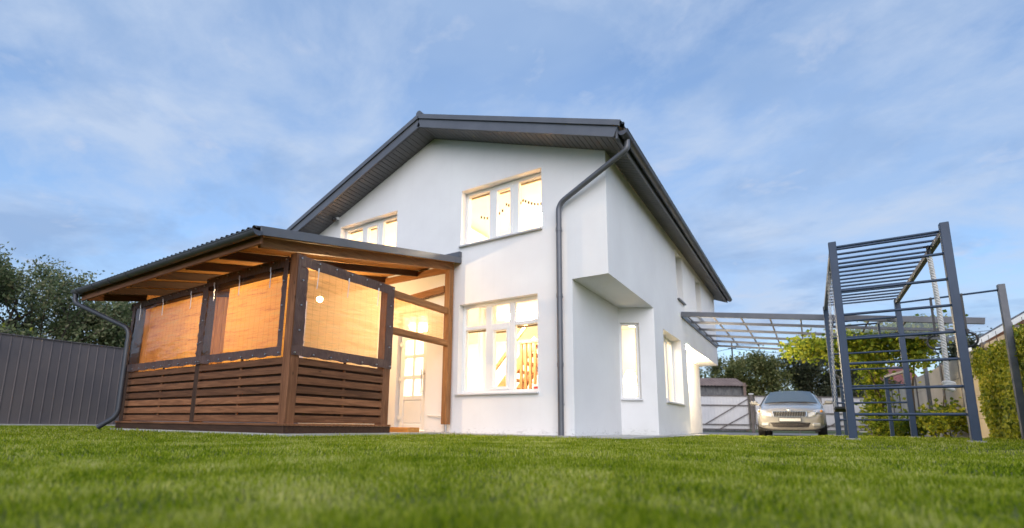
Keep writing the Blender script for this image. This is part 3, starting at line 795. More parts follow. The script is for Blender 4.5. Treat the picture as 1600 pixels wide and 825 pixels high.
# posts
for x, y, top, mk in ((PL, PY, 2.13, 'wkz'), (-7.47, PY, 2.13, 'wkz'), (PX, PY, 2.30, 'wdz'), (PX, 5.33, 2.27, 'wdz')):
    b = MB(); hw = .07 if x != -7.47 else .055
    b.box((x-hw, y-.07, .14), (x+hw, y+.07, top), .006); b.build('post', M[mk], ver)
b = MB(); b.box((PX-.06, 6.82, .17), (PX+.06, 6.94, vz(6.88)-.13), .006); b.build('post', M['wmz'], ver)
b = MB(); b.tube([(PX, 6.88, .03), (PX, 6.88, .17)], .022, 10); b.box((PX-.05, 6.83, .03), (PX+.05, 6.93, .045)); b.build('post_foot', M['steel'], ver)
b = MB(); b.box((PX-.035, 5.40, 2.13), (PX+.035, 6.82, 2.245), .006); b.build('cross_beam', M['wmy'], ver)
b = MB(); b.box((PX-.045, 5.40, 1.545), (PX+.045, 6.86, 1.655), .02); b.build('cross_beam', M['wmy'], ver)
b = MB(); b.bar((PX-.09, 6.86, 2.62), (PX-1.5, 6.86, 2.50), .05, .12); b.build('ledger', M['wmx'], ver)
b = MB(); b.box((XV0+.3, 6.94, vz(6.95)-.16), (PX-.1, 6.99, vz(6.95)-.03), .006); b.build('ledger', M['wmx'], ver)
# base board and slatted half walls
b = MB(); b.box((PL-.09, PY-.10, .0), (PX+.10, PY-.06, .125), .004); b.box((PX+.06, PY-.06, .0), (PX+.10, 5.42, .125), .004)
b.build('base_board', M['wkx'], ver)
b = MB(); b.box((PL-.09, PY-.115, .126), (PX+.115, PY-.04, .155), .004); b.box((PX+.04, PY-.04, .126), (PX+.115, 5.42, .155), .004); b.build('base_rail', M['wdx'], ver)
ZB, ZT = .165, 1.0
def half_wall(a, c, axis, fixed, out):
    n = 7; ph = (ZT-ZB)/n; b = MB(); bk = MB(); bt = MB()
    def bx(bb, u0, u1, d0, d1, z0, z1):
        if axis == 'x': bb.box((u0, fixed+out*d0, z0), (u1, fixed+out*d1, z1), .004)
        else: bb.box((fixed+out*d0, u0, z0), (fixed+out*d1, u1, z1), .004)
    for k in range(n):
        bx(b, a, c, .012, .034, ZB+k*ph, ZB+k*ph+ph*.74)
        if k: bx(bk, a, c, -.034, -.012, ZB+k*ph-ph*.42, ZB+k*ph+ph*.12)
    mid = a + (c-a)*.52
    bx(bt, mid-.02, mid+.02, -.011, .011, ZB, ZT)
    b.build('slat_wall', M['wd'+axis], ver); bk.build('backing_slats', M['wk'+axis], ver); bt.build('batten', M['wdz'], ver)
half_wall(PL+.07, -7.525, 'x', PY-.03, -1); half_wall(-7.415, PX-.07, 'x', PY-.03, -1); half_wall(PY+.07, 5.26, 'y', PX+.03, 1)
half_wall(PY+.07, 6.9, 'y', PL-.03, -1)
# vinyl screens with brown tarpaulin borders; bamboo blinds hang behind
def screen(a, c, axis, fixed, out, z0, z1, bw, blind=None, tie=True):
    def P(u, d, z): return (u, fixed+out*d, z) if axis == 'x' else (fixed+out*d, u, z)
    l, r, t, bo = bw
    b = MB(); nu = 22
    rr = random.Random(int(abs(a)*100))
    def strip(u0, u1, zz0, zz1, horiz):
        n = nu; P_ = []
        for i in range(n+1):
            tt = i/n; wv = .012*rr.uniform(-1, 1)+.008*math.sin(i*2.1)
            if horiz: q = [(u0+(u1-u0)*tt, zz0 + (.008*math.sin(i*1.7) if zz0 < 1.2 else 0)), (u0+(u1-u0)*tt, zz1)]
            else: q = [(u0, zz0+(zz1-zz0)*tt), (u1, zz0+(zz1-zz0)*tt)]
            for (u_, z_), dd in zip(q, (.018, .012+wv*.6)): P_.append(P(u_, max(.010, dd), z_))
        b.idx(P_, [(2*i, 2*i+2, 2*i+3, 2*i+1) for i in range(n)], True)
    strip(a, c, z0, z0+bo, True); strip(a, c, z1, z1-t, True)
    strip(a, a+l, z0+bo, z1-t, False); strip(c, c-r, z0+bo, z1-t, False)
    sc = b.build('screen_border', M['tarp'], ver)
    b = MB(); n = 16; P_ = []
    for i in range(n+1):
        for j in range(9):
            u = a+l-.01 + (c-a-l-r+.02)*i/n; z = z0+bo-.01 + (z1-z0-t-bo+.02)*j/8
            P_.append(P(u, .006+.004*math.sin(i*.9+j*.6), z))
    b.idx(P_, [(i*9+j, (i+1)*9+j, (i+1)*9+j+1, i*9+j+1) for i in range(n) for j in range(8)], True)
    b.build('clear_film', M['film'], sc)
    b = MB()
    k = max(3, int((c-a)/.27))
    for i in range(k+1):
        u = a+.04+(c-a-.08)*i/k
        for z in (z0+.035, z1-.04):
            p, q = Vector(P(u, .012, z)), Vector(P(u, .036, z)); b.tube([p, q], .010, 8)
    for i in range(1, 4):
        z = z0+(z1-z0)*i/4
        for u in (a+l*.5, c-r*.5): b.tube([P(u, .012, z), P(u, .036, z)], .010, 8)
    b.build('grommet', M['steel'], sc)
    if tie:
        b = MB()
        for f_ in (.10, .46, .86):
            u = a+l+(c-a-l-r)*f_
            b.tube([P(u, .03, z1-t+.03), P(u+.005, .025, z1-t-.05), P(u-.004, .02, z1-t-.24)], .006, 6)
            b.tube([P(u, .03, z1-t-.02), P(u, .03, z1-t+.035)], .010, 6)
        b.build('tie_strap', M['steel'], sc)
    if blind:
        bl = MB(); P_ = []; n = 20
        for i in range(n+1):
            u = blind[0]+(blind[1]-blind[0])*i/n
            for j in range(5): P_.append(P(u, -.17+.006*math.sin(i*.8+j), z0-.02+(z1-z0+.03)*j/4))
        bl.idx(P_, [(i*5+j, (i+1)*5+j, (i+1)*5+j+1, i*5+j+1) for i in range(n) for j in range(4)], True)
        bl.build('bamboo_blind', M['bamb'+axis], ver)
screen(PL-.06, -7.42, 'x', PY-.07, -1, .985, 2.20, (.10,.10,.10,.12), (PL+.20, -7.55))
screen(-7.43, PX-.075, 'x', PY-.07, -1, .985, 2.27, (.07,.11,.13,.12), (-7.12, PX-.10))
screen(PY-.06, 5.40, 'y', PX+.07, 1, .985, 2.27, (.16,.15,.14,.13), (PY+.06, 5.28))
b = MB(); y = PY+.08
while y < 6.9:
    y2 = min(y+.125, 6.9); b.idx([(PL+d, yy, z) for d in (-.012,.012) for yy, z in ((y, 1.0), (y2-.006, 1.0), (y2-.006, vz(y2)-.004), (y, vz(y)-.004))], [(3,2,1,0), (4,5,6,7), (0,1,5,4), (1,2,6,5), (2,3,7,6), (3,0,4,7)]); y += .125
b.build('end_wall', M['wnz'], ver)
b = MB(); P_ = []
for i in range(17):
    for j in range(4): P_.append((PX-.06+.006*math.sin(i*.9), 5.41+(6.81-5.41)*i/16, 1.63+.55*j/3))
b.idx(P_, [(i*4+j, (i+1)*4+j, (i+1)*4+j+1, i*4+j+1) for i in range(16) for j in range(3)], True)
b.build('bamboo_blind', M['bamby'], ver)
# lamp, step
lp = empty('veranda_lamp', (-7.05, 5.38, 2.30), label='bright round bulb hanging under the veranda roof', cat='lamp')
b = MB(); b.ball((0,0,0), .045, 10); b.build('bulb', M['bulb'], lp)
b = MB(); b.tube([(0,0,.043), (0,0,.12)], .025, 10); b.tube([(0,0,.12), (0,0,.47)], .005, 6); b.build('socket', M['black'], lp)
b = MB(); b.box((-5.95, 6.02, .035), (-5.45, 6.30, .115), .006); tag(b.build('door_step', M['wnx']), 'low brown wooden step on the paving beside the veranda door', 'step')
for loc, lab in (((-2.46, 12.62, 2.10), 'glaring bulb at the near end of the recess ceiling, by the side window'), ((-2.72, 15.2, 2.10), 'glaring bulb further along the recess ceiling, towards the gate')):
    pl = empty('porch_lamp', loc, label=lab, cat='lamp', group='bulbs under the recess ceiling')
    b = MB(); b.ball((0,0,0), .035, 10); b.build('bulb', M['porch_bulb'], pl)
    b = MB(); b.lathe([(.012,.036), (.028,.045), (.028,.06), (.04,.066), (.04,.075), (.001,.0755)], n=16); b.build('socket', M['pvc'], pl)

# ------------------------------------------------------------------ carport canopy
cpz0, cps = 2.83, -.137
def cz(x): return cpz0 + (x-XR)*cps
cp = empty('carport', (0, 0, 0), label='grey steel carport canopy with clear sheets sloping away from the house wall', cat='carport')
CX1, CY0, CY1 = 2.75, 12.06, 17.35
su = Vector((1,0,cps)).normalized()
b = MB(); b.bar((XR+.005, CY0, cz(XR)), (CX1, CY0, cz(CX1)), .06, .115, (0,0,1), .004)
b.build('front_beam', M['dark_metal'], cp)
for k in range(1, 6):
    b = MB(); y = CY0+(CY1-CY0)*k/5
    b.bar((XR+.005, y, cz(XR)), (CX1, y, cz(CX1)), .045, .06, (0,0,1), .004); b.build('purlin', M['dark_metal'], cp)
b = MB()
for k in range(9):
    x = XR+.05+k*.585
    b.bar((x, CY0+.03, cz(x)+.05), (x, CY1, cz(x)+.05), .03, .022)
b.build('glazing_bar', M['gateframe'], cp)
b = MB(); b.bar((XR+.02, CY0+.02, cz(XR)-.03), (XR+.02, CY1, cz(XR)-.03), .035, .09); b.build('wall_rail', M['dark_metal'], cp)
b = MB(); P = [(XR+.01, CY0-.03, cz(XR)+.066), (CX1+.03, CY0-.03, cz(CX1)+.066), (CX1+.03, CY1+.05, cz(CX1)+.066), (XR+.01, CY1+.05, cz(XR)+.066)]
b.idx(P, [(0,1,2,3)]); b.build('clear_sheet', M['poly'], cp)
for y in (CY0+1.0, CY1-.2):
    b = MB(); b.box((2.60, y-.04, 0), (2.68, y+.04, cz(2.64)-.05), .004); b.build('post', M['dark_metal'], cp)

# ------------------------------------------------------------------ climbing frame
GX0, GX1, GY0, GY1, GT = .418, 1.53, 7.686, 11.713, 2.598
gym = empty('monkey_bars', (0, 0, 0), label='tall blue-grey steel climbing frame with monkey bars and ladder sides on the lawn', cat='climbing frame')
PW = .085
for x, y, t_ in ((GX0, GY0, GT+.02), (GX1, GY0, GT+.05), (GX1, GY1, GT), (GX0, GY1, GT), (1.36, 13.0, 1.26), (.60, 13.0, 1.26)):
    w = PW if y < 12.5 else .065
    b = MB(); b.box((x-w/2, y-w/2, 0), (x+w/2, y+w/2, t_), .004); p = b.build('post', M['gym'], gym)
    b = MB(); z = float(gh(x, y)); b.box((x-.07, y-.07, z-.02), (x+.07, y+.07, z+.026)); b.build('foot_plate', M['concrete'], p)
for x in (GX0, GX1):
    b = MB(); b.box((x-.03, GY0+PW/2, GT-.07), (x+.03, GY1-PW/2, GT-.01), .004); b.build('top_rail', M['gymw'] if x == GX1 else M['gym'], gym)
for k in range(17):
    y = GY0+.06+k*(GY1-GY0-.12)/16
    r = .016
    b = MB(); b.tube([(GX0+.0, y, GT+.012 if k else GT-.03), (GX1, y, GT+.012 if k else GT-.03)], r, 10); b.build('monkey_bar', M['gym'], gym)
for k in range(7):
    z = .36+k*.318
    b = MB(); b.tube([(GX0, GY0, z), (GX1, GY0, z)], .0175, 10); b.build('rung', M['gym'], gym)
    b = MB(); b.tube([(GX0, GY1, z), (GX1, GY1, z)], .0175, 10); b.build('rung', M['gym'], gym)
for x, x2 in ((GX1, 1.36), (GX0, .60)):
    b = MB(); b.bar((x, GY1, 1.25), (x2, 13.04, 1.27), .045, .045, (0,0,1), .004); b.build('dip_bar', M['gymw'], gym)
b = MB(); b.tube(smooth_path([(GX0+.1, GY1, 2.28), (GX0+.1, GY1+.7, 2.3), (1.29, GY1+.7, 2.3), (GX1-.02, GY1, 2.28)], .05), .017, 10)
b.tube([(1.29, GY1+.7, 2.32), (1.29, GY1+.7, 1.98)], .022, 10); b.build('pull_up_bar', M['gym'], gym)
hb = empty('horizontal_bar', (0, 0, 0), label='high bar on a single tall steel post joined to the climbing frame', cat='high bar')
EX, EY = 2.86, 11.40
b = MB(); b.box((EX-.045, EY-.045, 0), (EX+.045, EY+.045, 2.62), .004); b.build('post', M['gymw'], hb)
b = MB(); b.tube([(GX1+.04, GY1-.02, 2.53), (EX, EY, 2.53)], .017, 10); b.build('bar', M['gym'], hb)
# gymnastic rings
for x, L in ((1.985, .80), (2.375, .80)):
    y = GY1-.02 + (x-GX1)/(EX-GX1)*(EY-GY1)
    t = empty('gymnastic_ring', (x, y, 2.53), label='black gymnastic ring on a strap, nearer the climbing frame' if x < 2.2 else 'black gymnastic ring on a strap, nearer the ivy wall', cat='gymnastic ring', group='pair of rings on the high bar')
    b = MB(); b.torus((0,0,-L-.0), .125, .017, (.25,1,0), 24, 8); b.build('ring', M['black'], t)
    b = MB(); b.box((-.018,-.003,-L+.12), (.018,.003,.0)); b.tube([(0,0,-L+.10), (0,0,-L+.19)], .028, 8); b.tube([(-.0,-.022,.0), (0,.022,.0)], .022, 8); b.build('strap', M['black'], t)
# climbing rope with knot
rp = empty('climbing_rope', (1.47, 8.30, 2.56), label='thick white twisted climbing rope with a knot at its end', cat='rope')
b = MB(); R_ = .020
for ph in (0, 2.094, 4.189):
    P = []
    for i in range(150):
        z = -.14 - 1.62*i/149; a = ph + i*.62
        sway = .02*math.sin(i/149*3.0)
        P.append((sway+.014*math.cos(a), .014*math.sin(a), z))
    b.tube(P, .0155, 6)
b.build('cord', M['rope'], rp)
b = MB()
for k, (r, z, ax) in enumerate(((.042,-1.80,(.2,.1,1)), (.047,-1.835,(-.3,.5,1)), (.036,-1.865,(.5,-.2,.8)))): b.torus((.01,0,z), r, .027, ax, 16, 8)
b.ball((.008,0,-1.83), .05, 8); b.build('knot', M['rope'], rp)
b = MB(); b.tube([(0,0,.0), (0,0,-.15)], .022, 10); b.torus((0,0,-.02), .03, .008, (1,0,0)); b.tube([(-.05,0,.0), (.065,0,.0)], .012, 8); b.build('shackle', M['black'], rp)
# swing on chains
sg = empty('swing', (.385, 8.95, .47), label='black swing seat on pale chains at the left side of the climbing frame', cat='swing')
b = MB(); P = []
for i in range(13):
    t = i/12; P.append((0, -.23+.46*t, -.045*math.sin(math.pi*t)))
b.idx([(x+dx, y, z+dz) for x, y, z in P for dx, dz in ((-.085,0), (.085,0), (.085,.028), (-.085,.028))],
      [(4*i+k, 4*i+4+k, 4*i+4+(k+1) % 4, 4*i+(k+1) % 4) for i in range(12) for k in range(4)] + [(3,2,1,0), (48,49,50,51)])
b.build('seat', M['rubber'], sg)
for sy, ty in ((-.23,-.27), (.23,.27)):
    for dx, k0 in ((-.07,0), (.07,1)):
        b = MB(); p0 = Vector((dx, sy, .02)); p1 = Vector((dx*.25+.03, ty, 2.06)); n = 64
        for i in range(n):
            p = p0.lerp(p1, (i+.5)/n)
            b.torus(p, .0125, .0042, (1,0,0) if i % 2 else (0,1,0), 8, 5)
        b.build('chain', M['steel'], sg)

# ------------------------------------------------------------------ car
car = empty('parked_car', (-.52, 16.75, float(gh(-.5, 17.5))+.006), rad(.0), label='champagne beige saloon car parked facing the lawn by the gate', cat='car')
def carpaint():
    m = N('champagne_paint')
    return m.done(m.prin((.42,.40,.365), .26, .45, None, .5, Coat_Weight=.6, Coat_Roughness=.05))
M['paint'] = carpaint()
M['carglass'] = N('car_glass'); M['carglass'] = M['carglass'].done(M['carglass'].prin((.045,.065,.07), .03, 0, None, 1.0, IOR=1.9))
M['lens'] = N('headlight_lens'); M['lens'] = M['lens'].done(M['lens'].prin((.80,.80,.80), .15, .5, None, .9, Coat_Weight=1.0))
M['amber'] = mottled('amber_lens', (.7,.28,.04), (.8,.34,.06), 9, .2)
M['plate'] = mottled('plate_white', (.62,.63,.64), (.7,.7,.72), 20, .4)
# half sections from bottom centre over the side to the top centre: (x, z); y runs from nose to tail
SEC = [
 (0.00, [(0,.21),(.45,.21),(.60,.24),(.66,.34),(.68,.52),(.66,.62),(.56,.69),(.36,.725),(0,.74)]),
 (0.06, [(0,.18),(.52,.18),(.72,.22),(.77,.38),(.785,.52),(.77,.65),(.66,.735),(.40,.775),(0,.79)]),
 (0.22, [(0,.20),(.60,.20),(.80,.25),(.845,.38),(.855,.54),(.845,.68),(.73,.79),(.42,.84),(0,.855)]),
 (0.55, [(0,.20),(.62,.20),(.83,.25),(.875,.38),(.885,.55),(.875,.74),(.76,.86),(.44,.915),(0,.93)]),
 (1.00, [(0,.20),(.62,.20),(.84,.25),(.880,.38),(.890,.56),(.880,.80),(.775,.93),(.46,.975),(0,.99)]),
 (1.18, [(0,.20),(.62,.20),(.84,.25),(.880,.38),(.890,.56),(.882,.84),(.770,.965),(.50,1.01),(0,1.03)]),
 (1.55, [(0,.20),(.62,.20),(.84,.25),(.880,.38),(.888,.57),(.884,.86),(.735,1.13),(.58,1.22),(0,1.25)]),
 (1.98, [(0,.20),(.62,.20),(.84,.25),(.880,.38),(.887,.57),(.884,.88),(.680,1.33),(.53,1.415),(0,1.44)]),
 (2.60, [(0,.20),(.62,.20),(.84,.25),(.880,.38),(.887,.57),(.884,.89),(.675,1.36),(.53,1.445),(0,1.468)]),
 (3.30, [(0,.20),(.62,.20),(.84,.25),(.880,.38),(.887,.57),(.880,.90),(.660,1.31),(.52,1.39),(0,1.41)]),
 (3.95, [(0,.22),(.62,.22),(.83,.26),(.870,.38),(.880,.58),(.868,.90),(.70,1.04),(.50,1.08),(0,1.10)]),
 (4.45, [(0,.26),(.60,.26),(.78,.29),(.815,.40),(.825,.60),(.815,.86),(.68,.99),(.45,1.02),(0,1.03)]),
 (4.57, [(0,.32),(.50,.32),(.66,.35),(.70,.44),(.71,.60),(.70,.80),(.58,.90),(.38,.93),(0,.94)])]
b = MB(); n = 17; P = []
for y, h in SEC:
    full = h + [(-x, z) for x, z in h[-2:0:-1]]
    n = len(full); P += [(x, y, z) for x, z in full]
F = [(i*n+k, (i+1)*n+k, (i+1)*n+(k+1) % n, i*n+(k+1) % n) for i in range(len(SEC)-1) for k in range(n)]
F.append(tuple(range(n))); F.append(tuple((len(SEC)-1)*n+k for k in range(n))[::-1])
b.idx(P, F, True)
body = b.build('body', M['paint'], car, sub=2)
def bent(b, rows, smooth=True):
    m = len(rows[0]); b.idx([p for r in rows for p in r], [(i*m+k, i*m+k+1, (i+1)*m+k+1, (i+1)*m+k) for i in range(len(rows)-1) for k in range(m-1)], smooth)
b = MB(); rows = []
for t in np.linspace(0, 1, 7):
    y = 1.17+.80*t-.02; z = 1.045+.385*t; hw = .715-.155*t; row = []
    for s in np.linspace(-1, 1, 11): row.append((hw*s, y-.015+.10*s*s, z+.012-.035*s*s))
    rows.append(row)
bent(b, rows); b.build('windshield', M['carglass'], car)
for sx in (-1, 1):
    b = MB(); bent(b, [[(sx*(.865-.0), 1.50, .93), (sx*.872, 2.5, .95), (sx*.862, 3.5, .95)], [(sx*.775, 1.72, 1.12), (sx*.775, 2.5, 1.16), (sx*.775, 3.35, 1.12)], [(sx*.705, 1.98, 1.29), (sx*.70, 2.55, 1.325), (sx*.69, 3.15, 1.28)]]); b.build('side_window', M['carglass'], car)
# nose: grille, plate, lamps
def nose_y(x, z):      # depth of the nose skin
    return .012 + .16*(abs(x)/.8)**3 + max(0, z-.66)*.75
b = MB(); b.obox((0, -.006, .650), (1,0,0), (0,1,.2), (0,-.2,1), .40, .03, .068, .02); gr = b.build('grille', M['black'], car)
b = MB()
for k in range(19):
    x = -.36+k*.04; b.obox((x, -.040, .650), (1,0,0), (0,1,.2), (0,-.2,1), .006, .008, .060)
b.build('bar', M['steel'], gr)
b = MB(); b.bar((-.42,-.022,.724), (.42,-.022,.724), .03, .022, (0,0,1), .006); b.bar((-.40,-.036,.578), (.40,-.036,.578), .03, .016, (0,0,1), .005)
for s in (-1,1): b.bar((s*.42,-.022,.724), (s*.40,-.036,.578), .03, .018, (0,1,0), .005)
b.build('surround', M['chrome'], gr)
b = MB(); b.lathe([(.001,-.012), (.035,-.010), (.045,0), (.045,.02)], (0,-.030,.752), 'y', 20); b.torus((0,-.038,.752), .04, .006, (0,1,0)); b.build('badge', M['chrome'], car)
b = MB(); b.box((-.28,-.050,.425), (.28,-.015,.540), .006); pt = b.build('number_plate', M['black'], car); b = MB(); b.box((-.262,-.056,.440), (.262,-.0505,.526)); b.build('plate_face', M['plate'], pt)
b = MB(); bent(b, [[(-.50,.012,.40), (-.30,-.026,.405), (0,-.034,.405), (.30,-.026,.405), (.50,.012,.40)], [(-.44,.012,.285), (-.28,-.020,.275), (0,-.030,.275), (.28,-.020,.275), (.44,.012,.285)]]); lg = b.build('lower_grille', M['black'], car)
b = MB()
for z in (.31, .34, .37): b.tube([(-.45,.004,z), (-.28,-.030,z), (0,-.040,z), (.28,-.030,z), (.45,.004,z)], .006, 6)
b.build('slat', M['gateframe'], lg)
for sx in (-1, 1):
    b = MB(); rows = []
    for t in np.linspace(0, 1, 6):
        row = []
        for s in np.linspace(0, 1, 8):
            x = .455+.39*s; zl = .565+.03*s+.05*s*s; zh = .725+.10*s-.015*s*s*s
            z = zl+(zh-zl)*t; y = -.012+.27*s**2.2+.10*t*t
            row.append((sx*x, y-.028*math.sin(math.pi*s)*math.sin(math.pi*t)-.012, z))
        rows.append(row if sx > 0 else row[::-1])
    bent(b, rows); hl = b.build('headlight', M['lens'], car)
    b = MB(); b.ball((sx*.62,.035,.665), .058, 8, 1,.5,1); b.build('reflector', M['chrome'], hl)
    b = MB(); b.ball((sx*.775,.155,.735), .034, 8, 1,.5,1); b.build('indicator', M['amber'], hl)
    b = MB(); b.obox((sx*.63,.020,.350), (1,sx*.28,0), (-sx*.28,1,0), (0,0,1), .10, .03, .042, .018); b.build('fog_light', M['lens'], car)
    b = MB(); b.obox((sx*1.0,1.38,1.035), (1,sx*-.1,0), (0,1,0), (0,0,1), .105, .055, .065, .035); b.bar((sx*.85,1.36,.97), (sx*.93,1.38,1.0), .05, .04); mi = b.build('mirror', M['paint'], car)
    b = MB(); b.tube([(sx*.30,1.10,1.035), (sx*.02,1.13,1.045)] if sx < 0 else [(sx*.10,1.10,1.04), (sx*.45,1.14,1.045)], .008, 6); b.build('wiper', M['black'], car)
    for y in (.86, 3.44):
        w = MB(); w.lathe([(.21,-.10), (.30,-.105), (.318,-.07), (.318,.07), (.30,.105), (.21,.10)], (sx*.775, y, .318), 'x', 28)
        wh = w.build('wheel', M['rubber'], car)
        w = MB(); w.lathe([(.001,.06), (.05,.07), (.06,.05), (.18,.06), (.212,.095), (.212,-.095)], (sx*.775, y, .318), 'x', 24)
        for k in range(7):
            a = k*.8976; w.obox((sx*(.775+.075), y+.12*math.cos(a), .318+.12*math.sin(a)), (1,0,0), (0,math.cos(a),math.sin(a)), (0,-math.sin(a),math.cos(a)), .015, .08, .02, .004)
        w.build('rim', M['steel'], wh)
b = MB(); b.box((-.70,.10,.165), (.70,4.3,.215)); b.build('underbody', M['black'], car)

# ------------------------------------------------------------------ fences and gate
PROF = [(0,0), (.84,0), (.88,.012), (.96,.012)]
lf = empty('metal_fence', (0, 0, 0), label='tall dark brown profiled metal fence left of the veranda', cat='fence')
A, B_ = Vector((-16.05, -3.0, 0)), Vector((-16.50, 7.0, 0)); d = (B_-A).normalized()
b = MB(); b.ribbed(A+Vector((0,0,.03)), d, (0,0,1), (1,0,0), PROF, .20, (B_-A).length, 2.17); b.build('sheet', M['fence'], lf)
b = MB(); b.bar(A+Vector((.01,0,2.21)), B_+Vector((.01,0,2.21)), .05, .02); b.build('cap_rail', M['fence'], lf)
b = MB(); b.bar(A+Vector((.12,0,.0)), B_+Vector((.12,0,.0)), .22, .09); b.build('footing', M['concrete'], lf)
A, B_ = Vector((-16.50, 7.0, 0)), Vector((-10.0, 17.0, 0)); d = (B_-A).normalized(); nn = Vector((d.y, -d.x, 0))
lf2 = empty('metal_fence', (0, 0, 0), label='stretch of brown metal fence hidden mostly behind the veranda', cat='fence')
b = MB(); b.ribbed(A+Vector((0,0,.03)), d, (0,0,1), nn, PROF, .20, (B_-A).length, 2.17); b.build('sheet', M['fence'], lf2)

GA, GB = Vector((-6.4, 27.0, -.05)), Vector((3.05, 33.1, -.05)); gd = (GB-GA).normalized(); gn = Vector((gd.y, -gd.x, 0))
GLEN = (GB-GA).length
def gp(s, z, out=.0): return GA + gd*s + gn*out + Vector((0,0,z))
def gspan(s0, s1, z1, label, cat, diags, name='gate'):
    t = empty(name, (0, 0, 0), label=label, cat=cat)
    b = MB(); b.ribbed(gp(s0, .16), gd, (0,0,1), gn, PROF, .17, s1-s0, z1-.16, .004); b.build('sheet', M['gate'], t)
    b = MB()
    for z in (.18, .42, 1.05 if cat == 'fence' else 1.42): b.bar(gp(s0, z, .05), gp(s1, z, .05), .04, .05)
    for s in (s0+.02, s1-.02): b.bar(gp(s, .16, .05), gp(s, z1, .05), .05, .04)
    b.bar(gp(s0, z1+.0, .02), gp(s1, z1, .02), .06, .05)
    b.build('frame', M['gateframe'], t)
    for (a0, z0, a1, z2) in diags:
        b = MB(); b.bar(gp(a0, z0, .07), gp(a1, z2, .07), .03, .045); b.build('brace', M['gateframe'], t)
    return t
gs0, gs1 = 2.05, 4.38      # along the line; post at s=4.5
gspan(.2, 4.38, 1.92, 'white sliding gate with diagonal brown braces left of the car', 'gate', [(2.0,.42,4.3,1.75), (2.75,.18,4.3,1.0)])
gspan(4.66, GLEN, 1.92, 'white profiled metal fence with brown frame behind the car', 'fence', [(4.75,.98,6.4,.25), (8.2,.25,9.7,1.0)], 'metal_fence')
t = empty('gate_post', (0, 0, 0), label='thick brown gate post with a cap coloured pale as if lit', cat='post')
b = MB(); b.bar(gp(4.52, 0, .05), gp(4.52, 2.0, .05), .16, .16); b.build('shaft', M['gateframe'], t); b = MB(); b.bar(gp(4.52, 2.0, .05), gp(4.52, 2.05, .05), .22, .22); b.build('cap', M['whitecard'], t)  # white cap colour stands in for light falling on it
for s in (6.9, 8.15, 9.6):
    b = MB(); b.bar(gp(s, 0, .10), gp(s, 1.95, .10), .06, .06)
    tag(b.build('fence_post', M['gateframe']), {6.9: 'thin brown fence post hidden behind the parked car', 8.15: 'thin brown fence post just right of the parked car', 9.6: 'thin brown fence post behind the climbing frame'}[s], 'post')
# shed behind the gate
sh = empty('shed', (0, 0, 0), label='brown corrugated shed roof rising behind the white gate', cat='shed')
CORR = [(0,0), (.17,.012), (.33,.030), (.5,.036), (.67,.030), (.83,.012)]
Q0, Q1 = Vector((-8.0, 30.6, 0)), Vector((-3.35, 33.6, 0)); qd = (Q1-Q0).normalized(); qn = Vector((qd.y, -qd.x, 0))
b = MB(); b.ribbed(Q0+Vector((0,0,0)), qd, (0,0,1), qn, CORR, .16, (Q1-Q0).length, 2.75); b.build('wall', M['slate'], sh)
b = MB(); b.ribbed(Q0+qn*.3+Vector((0,0,2.70)), qd, (-qn*1.0+Vector((0,0,.42))), Vector((0,0,1)), CORR, .2, (Q1-Q0).length+.15, 1.5, .01); b.build('roof', M['rustsheet'], sh)
b = MB(); b.bar(Q1+qn*.2, Q1+qn*.2+Vector((0,0,2.9)), .14, .14); b.build('post', M['rustsheet'], sh)
# garden wall on the right
WX = 3.10
gw = empty('garden_wall', (0, 0, 0), label='beige concrete panel wall along the right boundary', cat='wall')
k = 0; y = 4.0
bp = MB(); bq = MB()
while y < 33:
    bq.box((WX-.03, y-.07, -.06), (WX+.12, y+.07, 1.99), .01)
    for z in (0, .5, 1.0, 1.5): bp.box((WX, y+.071, z-.05), (WX+.08, min(y+1.93, 33.2), z+.445), .008)
    y += 2.0
bp.build('panel', M['beigewall'], gw); bq.build('pillar', M['gateframe'], gw)

# ------------------------------------------------------------------ plants
def leaf_quads(C, size, rng, up=.3, aspect=.5, nrm=None, flat=0.0):
    C = np.asarray(C, float); n = len(C)
    d = rng.normal(0, 1, (n, 3)); d[:, 2] += up
    if nrm is not None:      # leaves hanging on a face with normal nrm
        d = d - (d@nrm)[:, None]*nrm*flat
    d /= np.linalg.norm(d, axis=1)[:, None]
    a = rng.normal(0, 1, (n, 3))
    if nrm is not None: a = np.cross(d, nrm + rng.normal(0, .45, (n, 3)))
    else: a = np.cross(d, a)
    a /= np.linalg.norm(a, axis=1)[:, None]+1e-9
    s = size*rng.uniform(.55, 1.25, n)[:, None]
    V = np.empty((n, 4, 3)); V[:, 0] = C; V[:, 1] = C+d*s*.5+a*s*aspect*.5; V[:, 2] = C+d*s; V[:, 3] = C+d*s*.5-a*s*aspect*.5
    return V.reshape(-1, 3), np.arange(n*4).reshape(-1, 4)

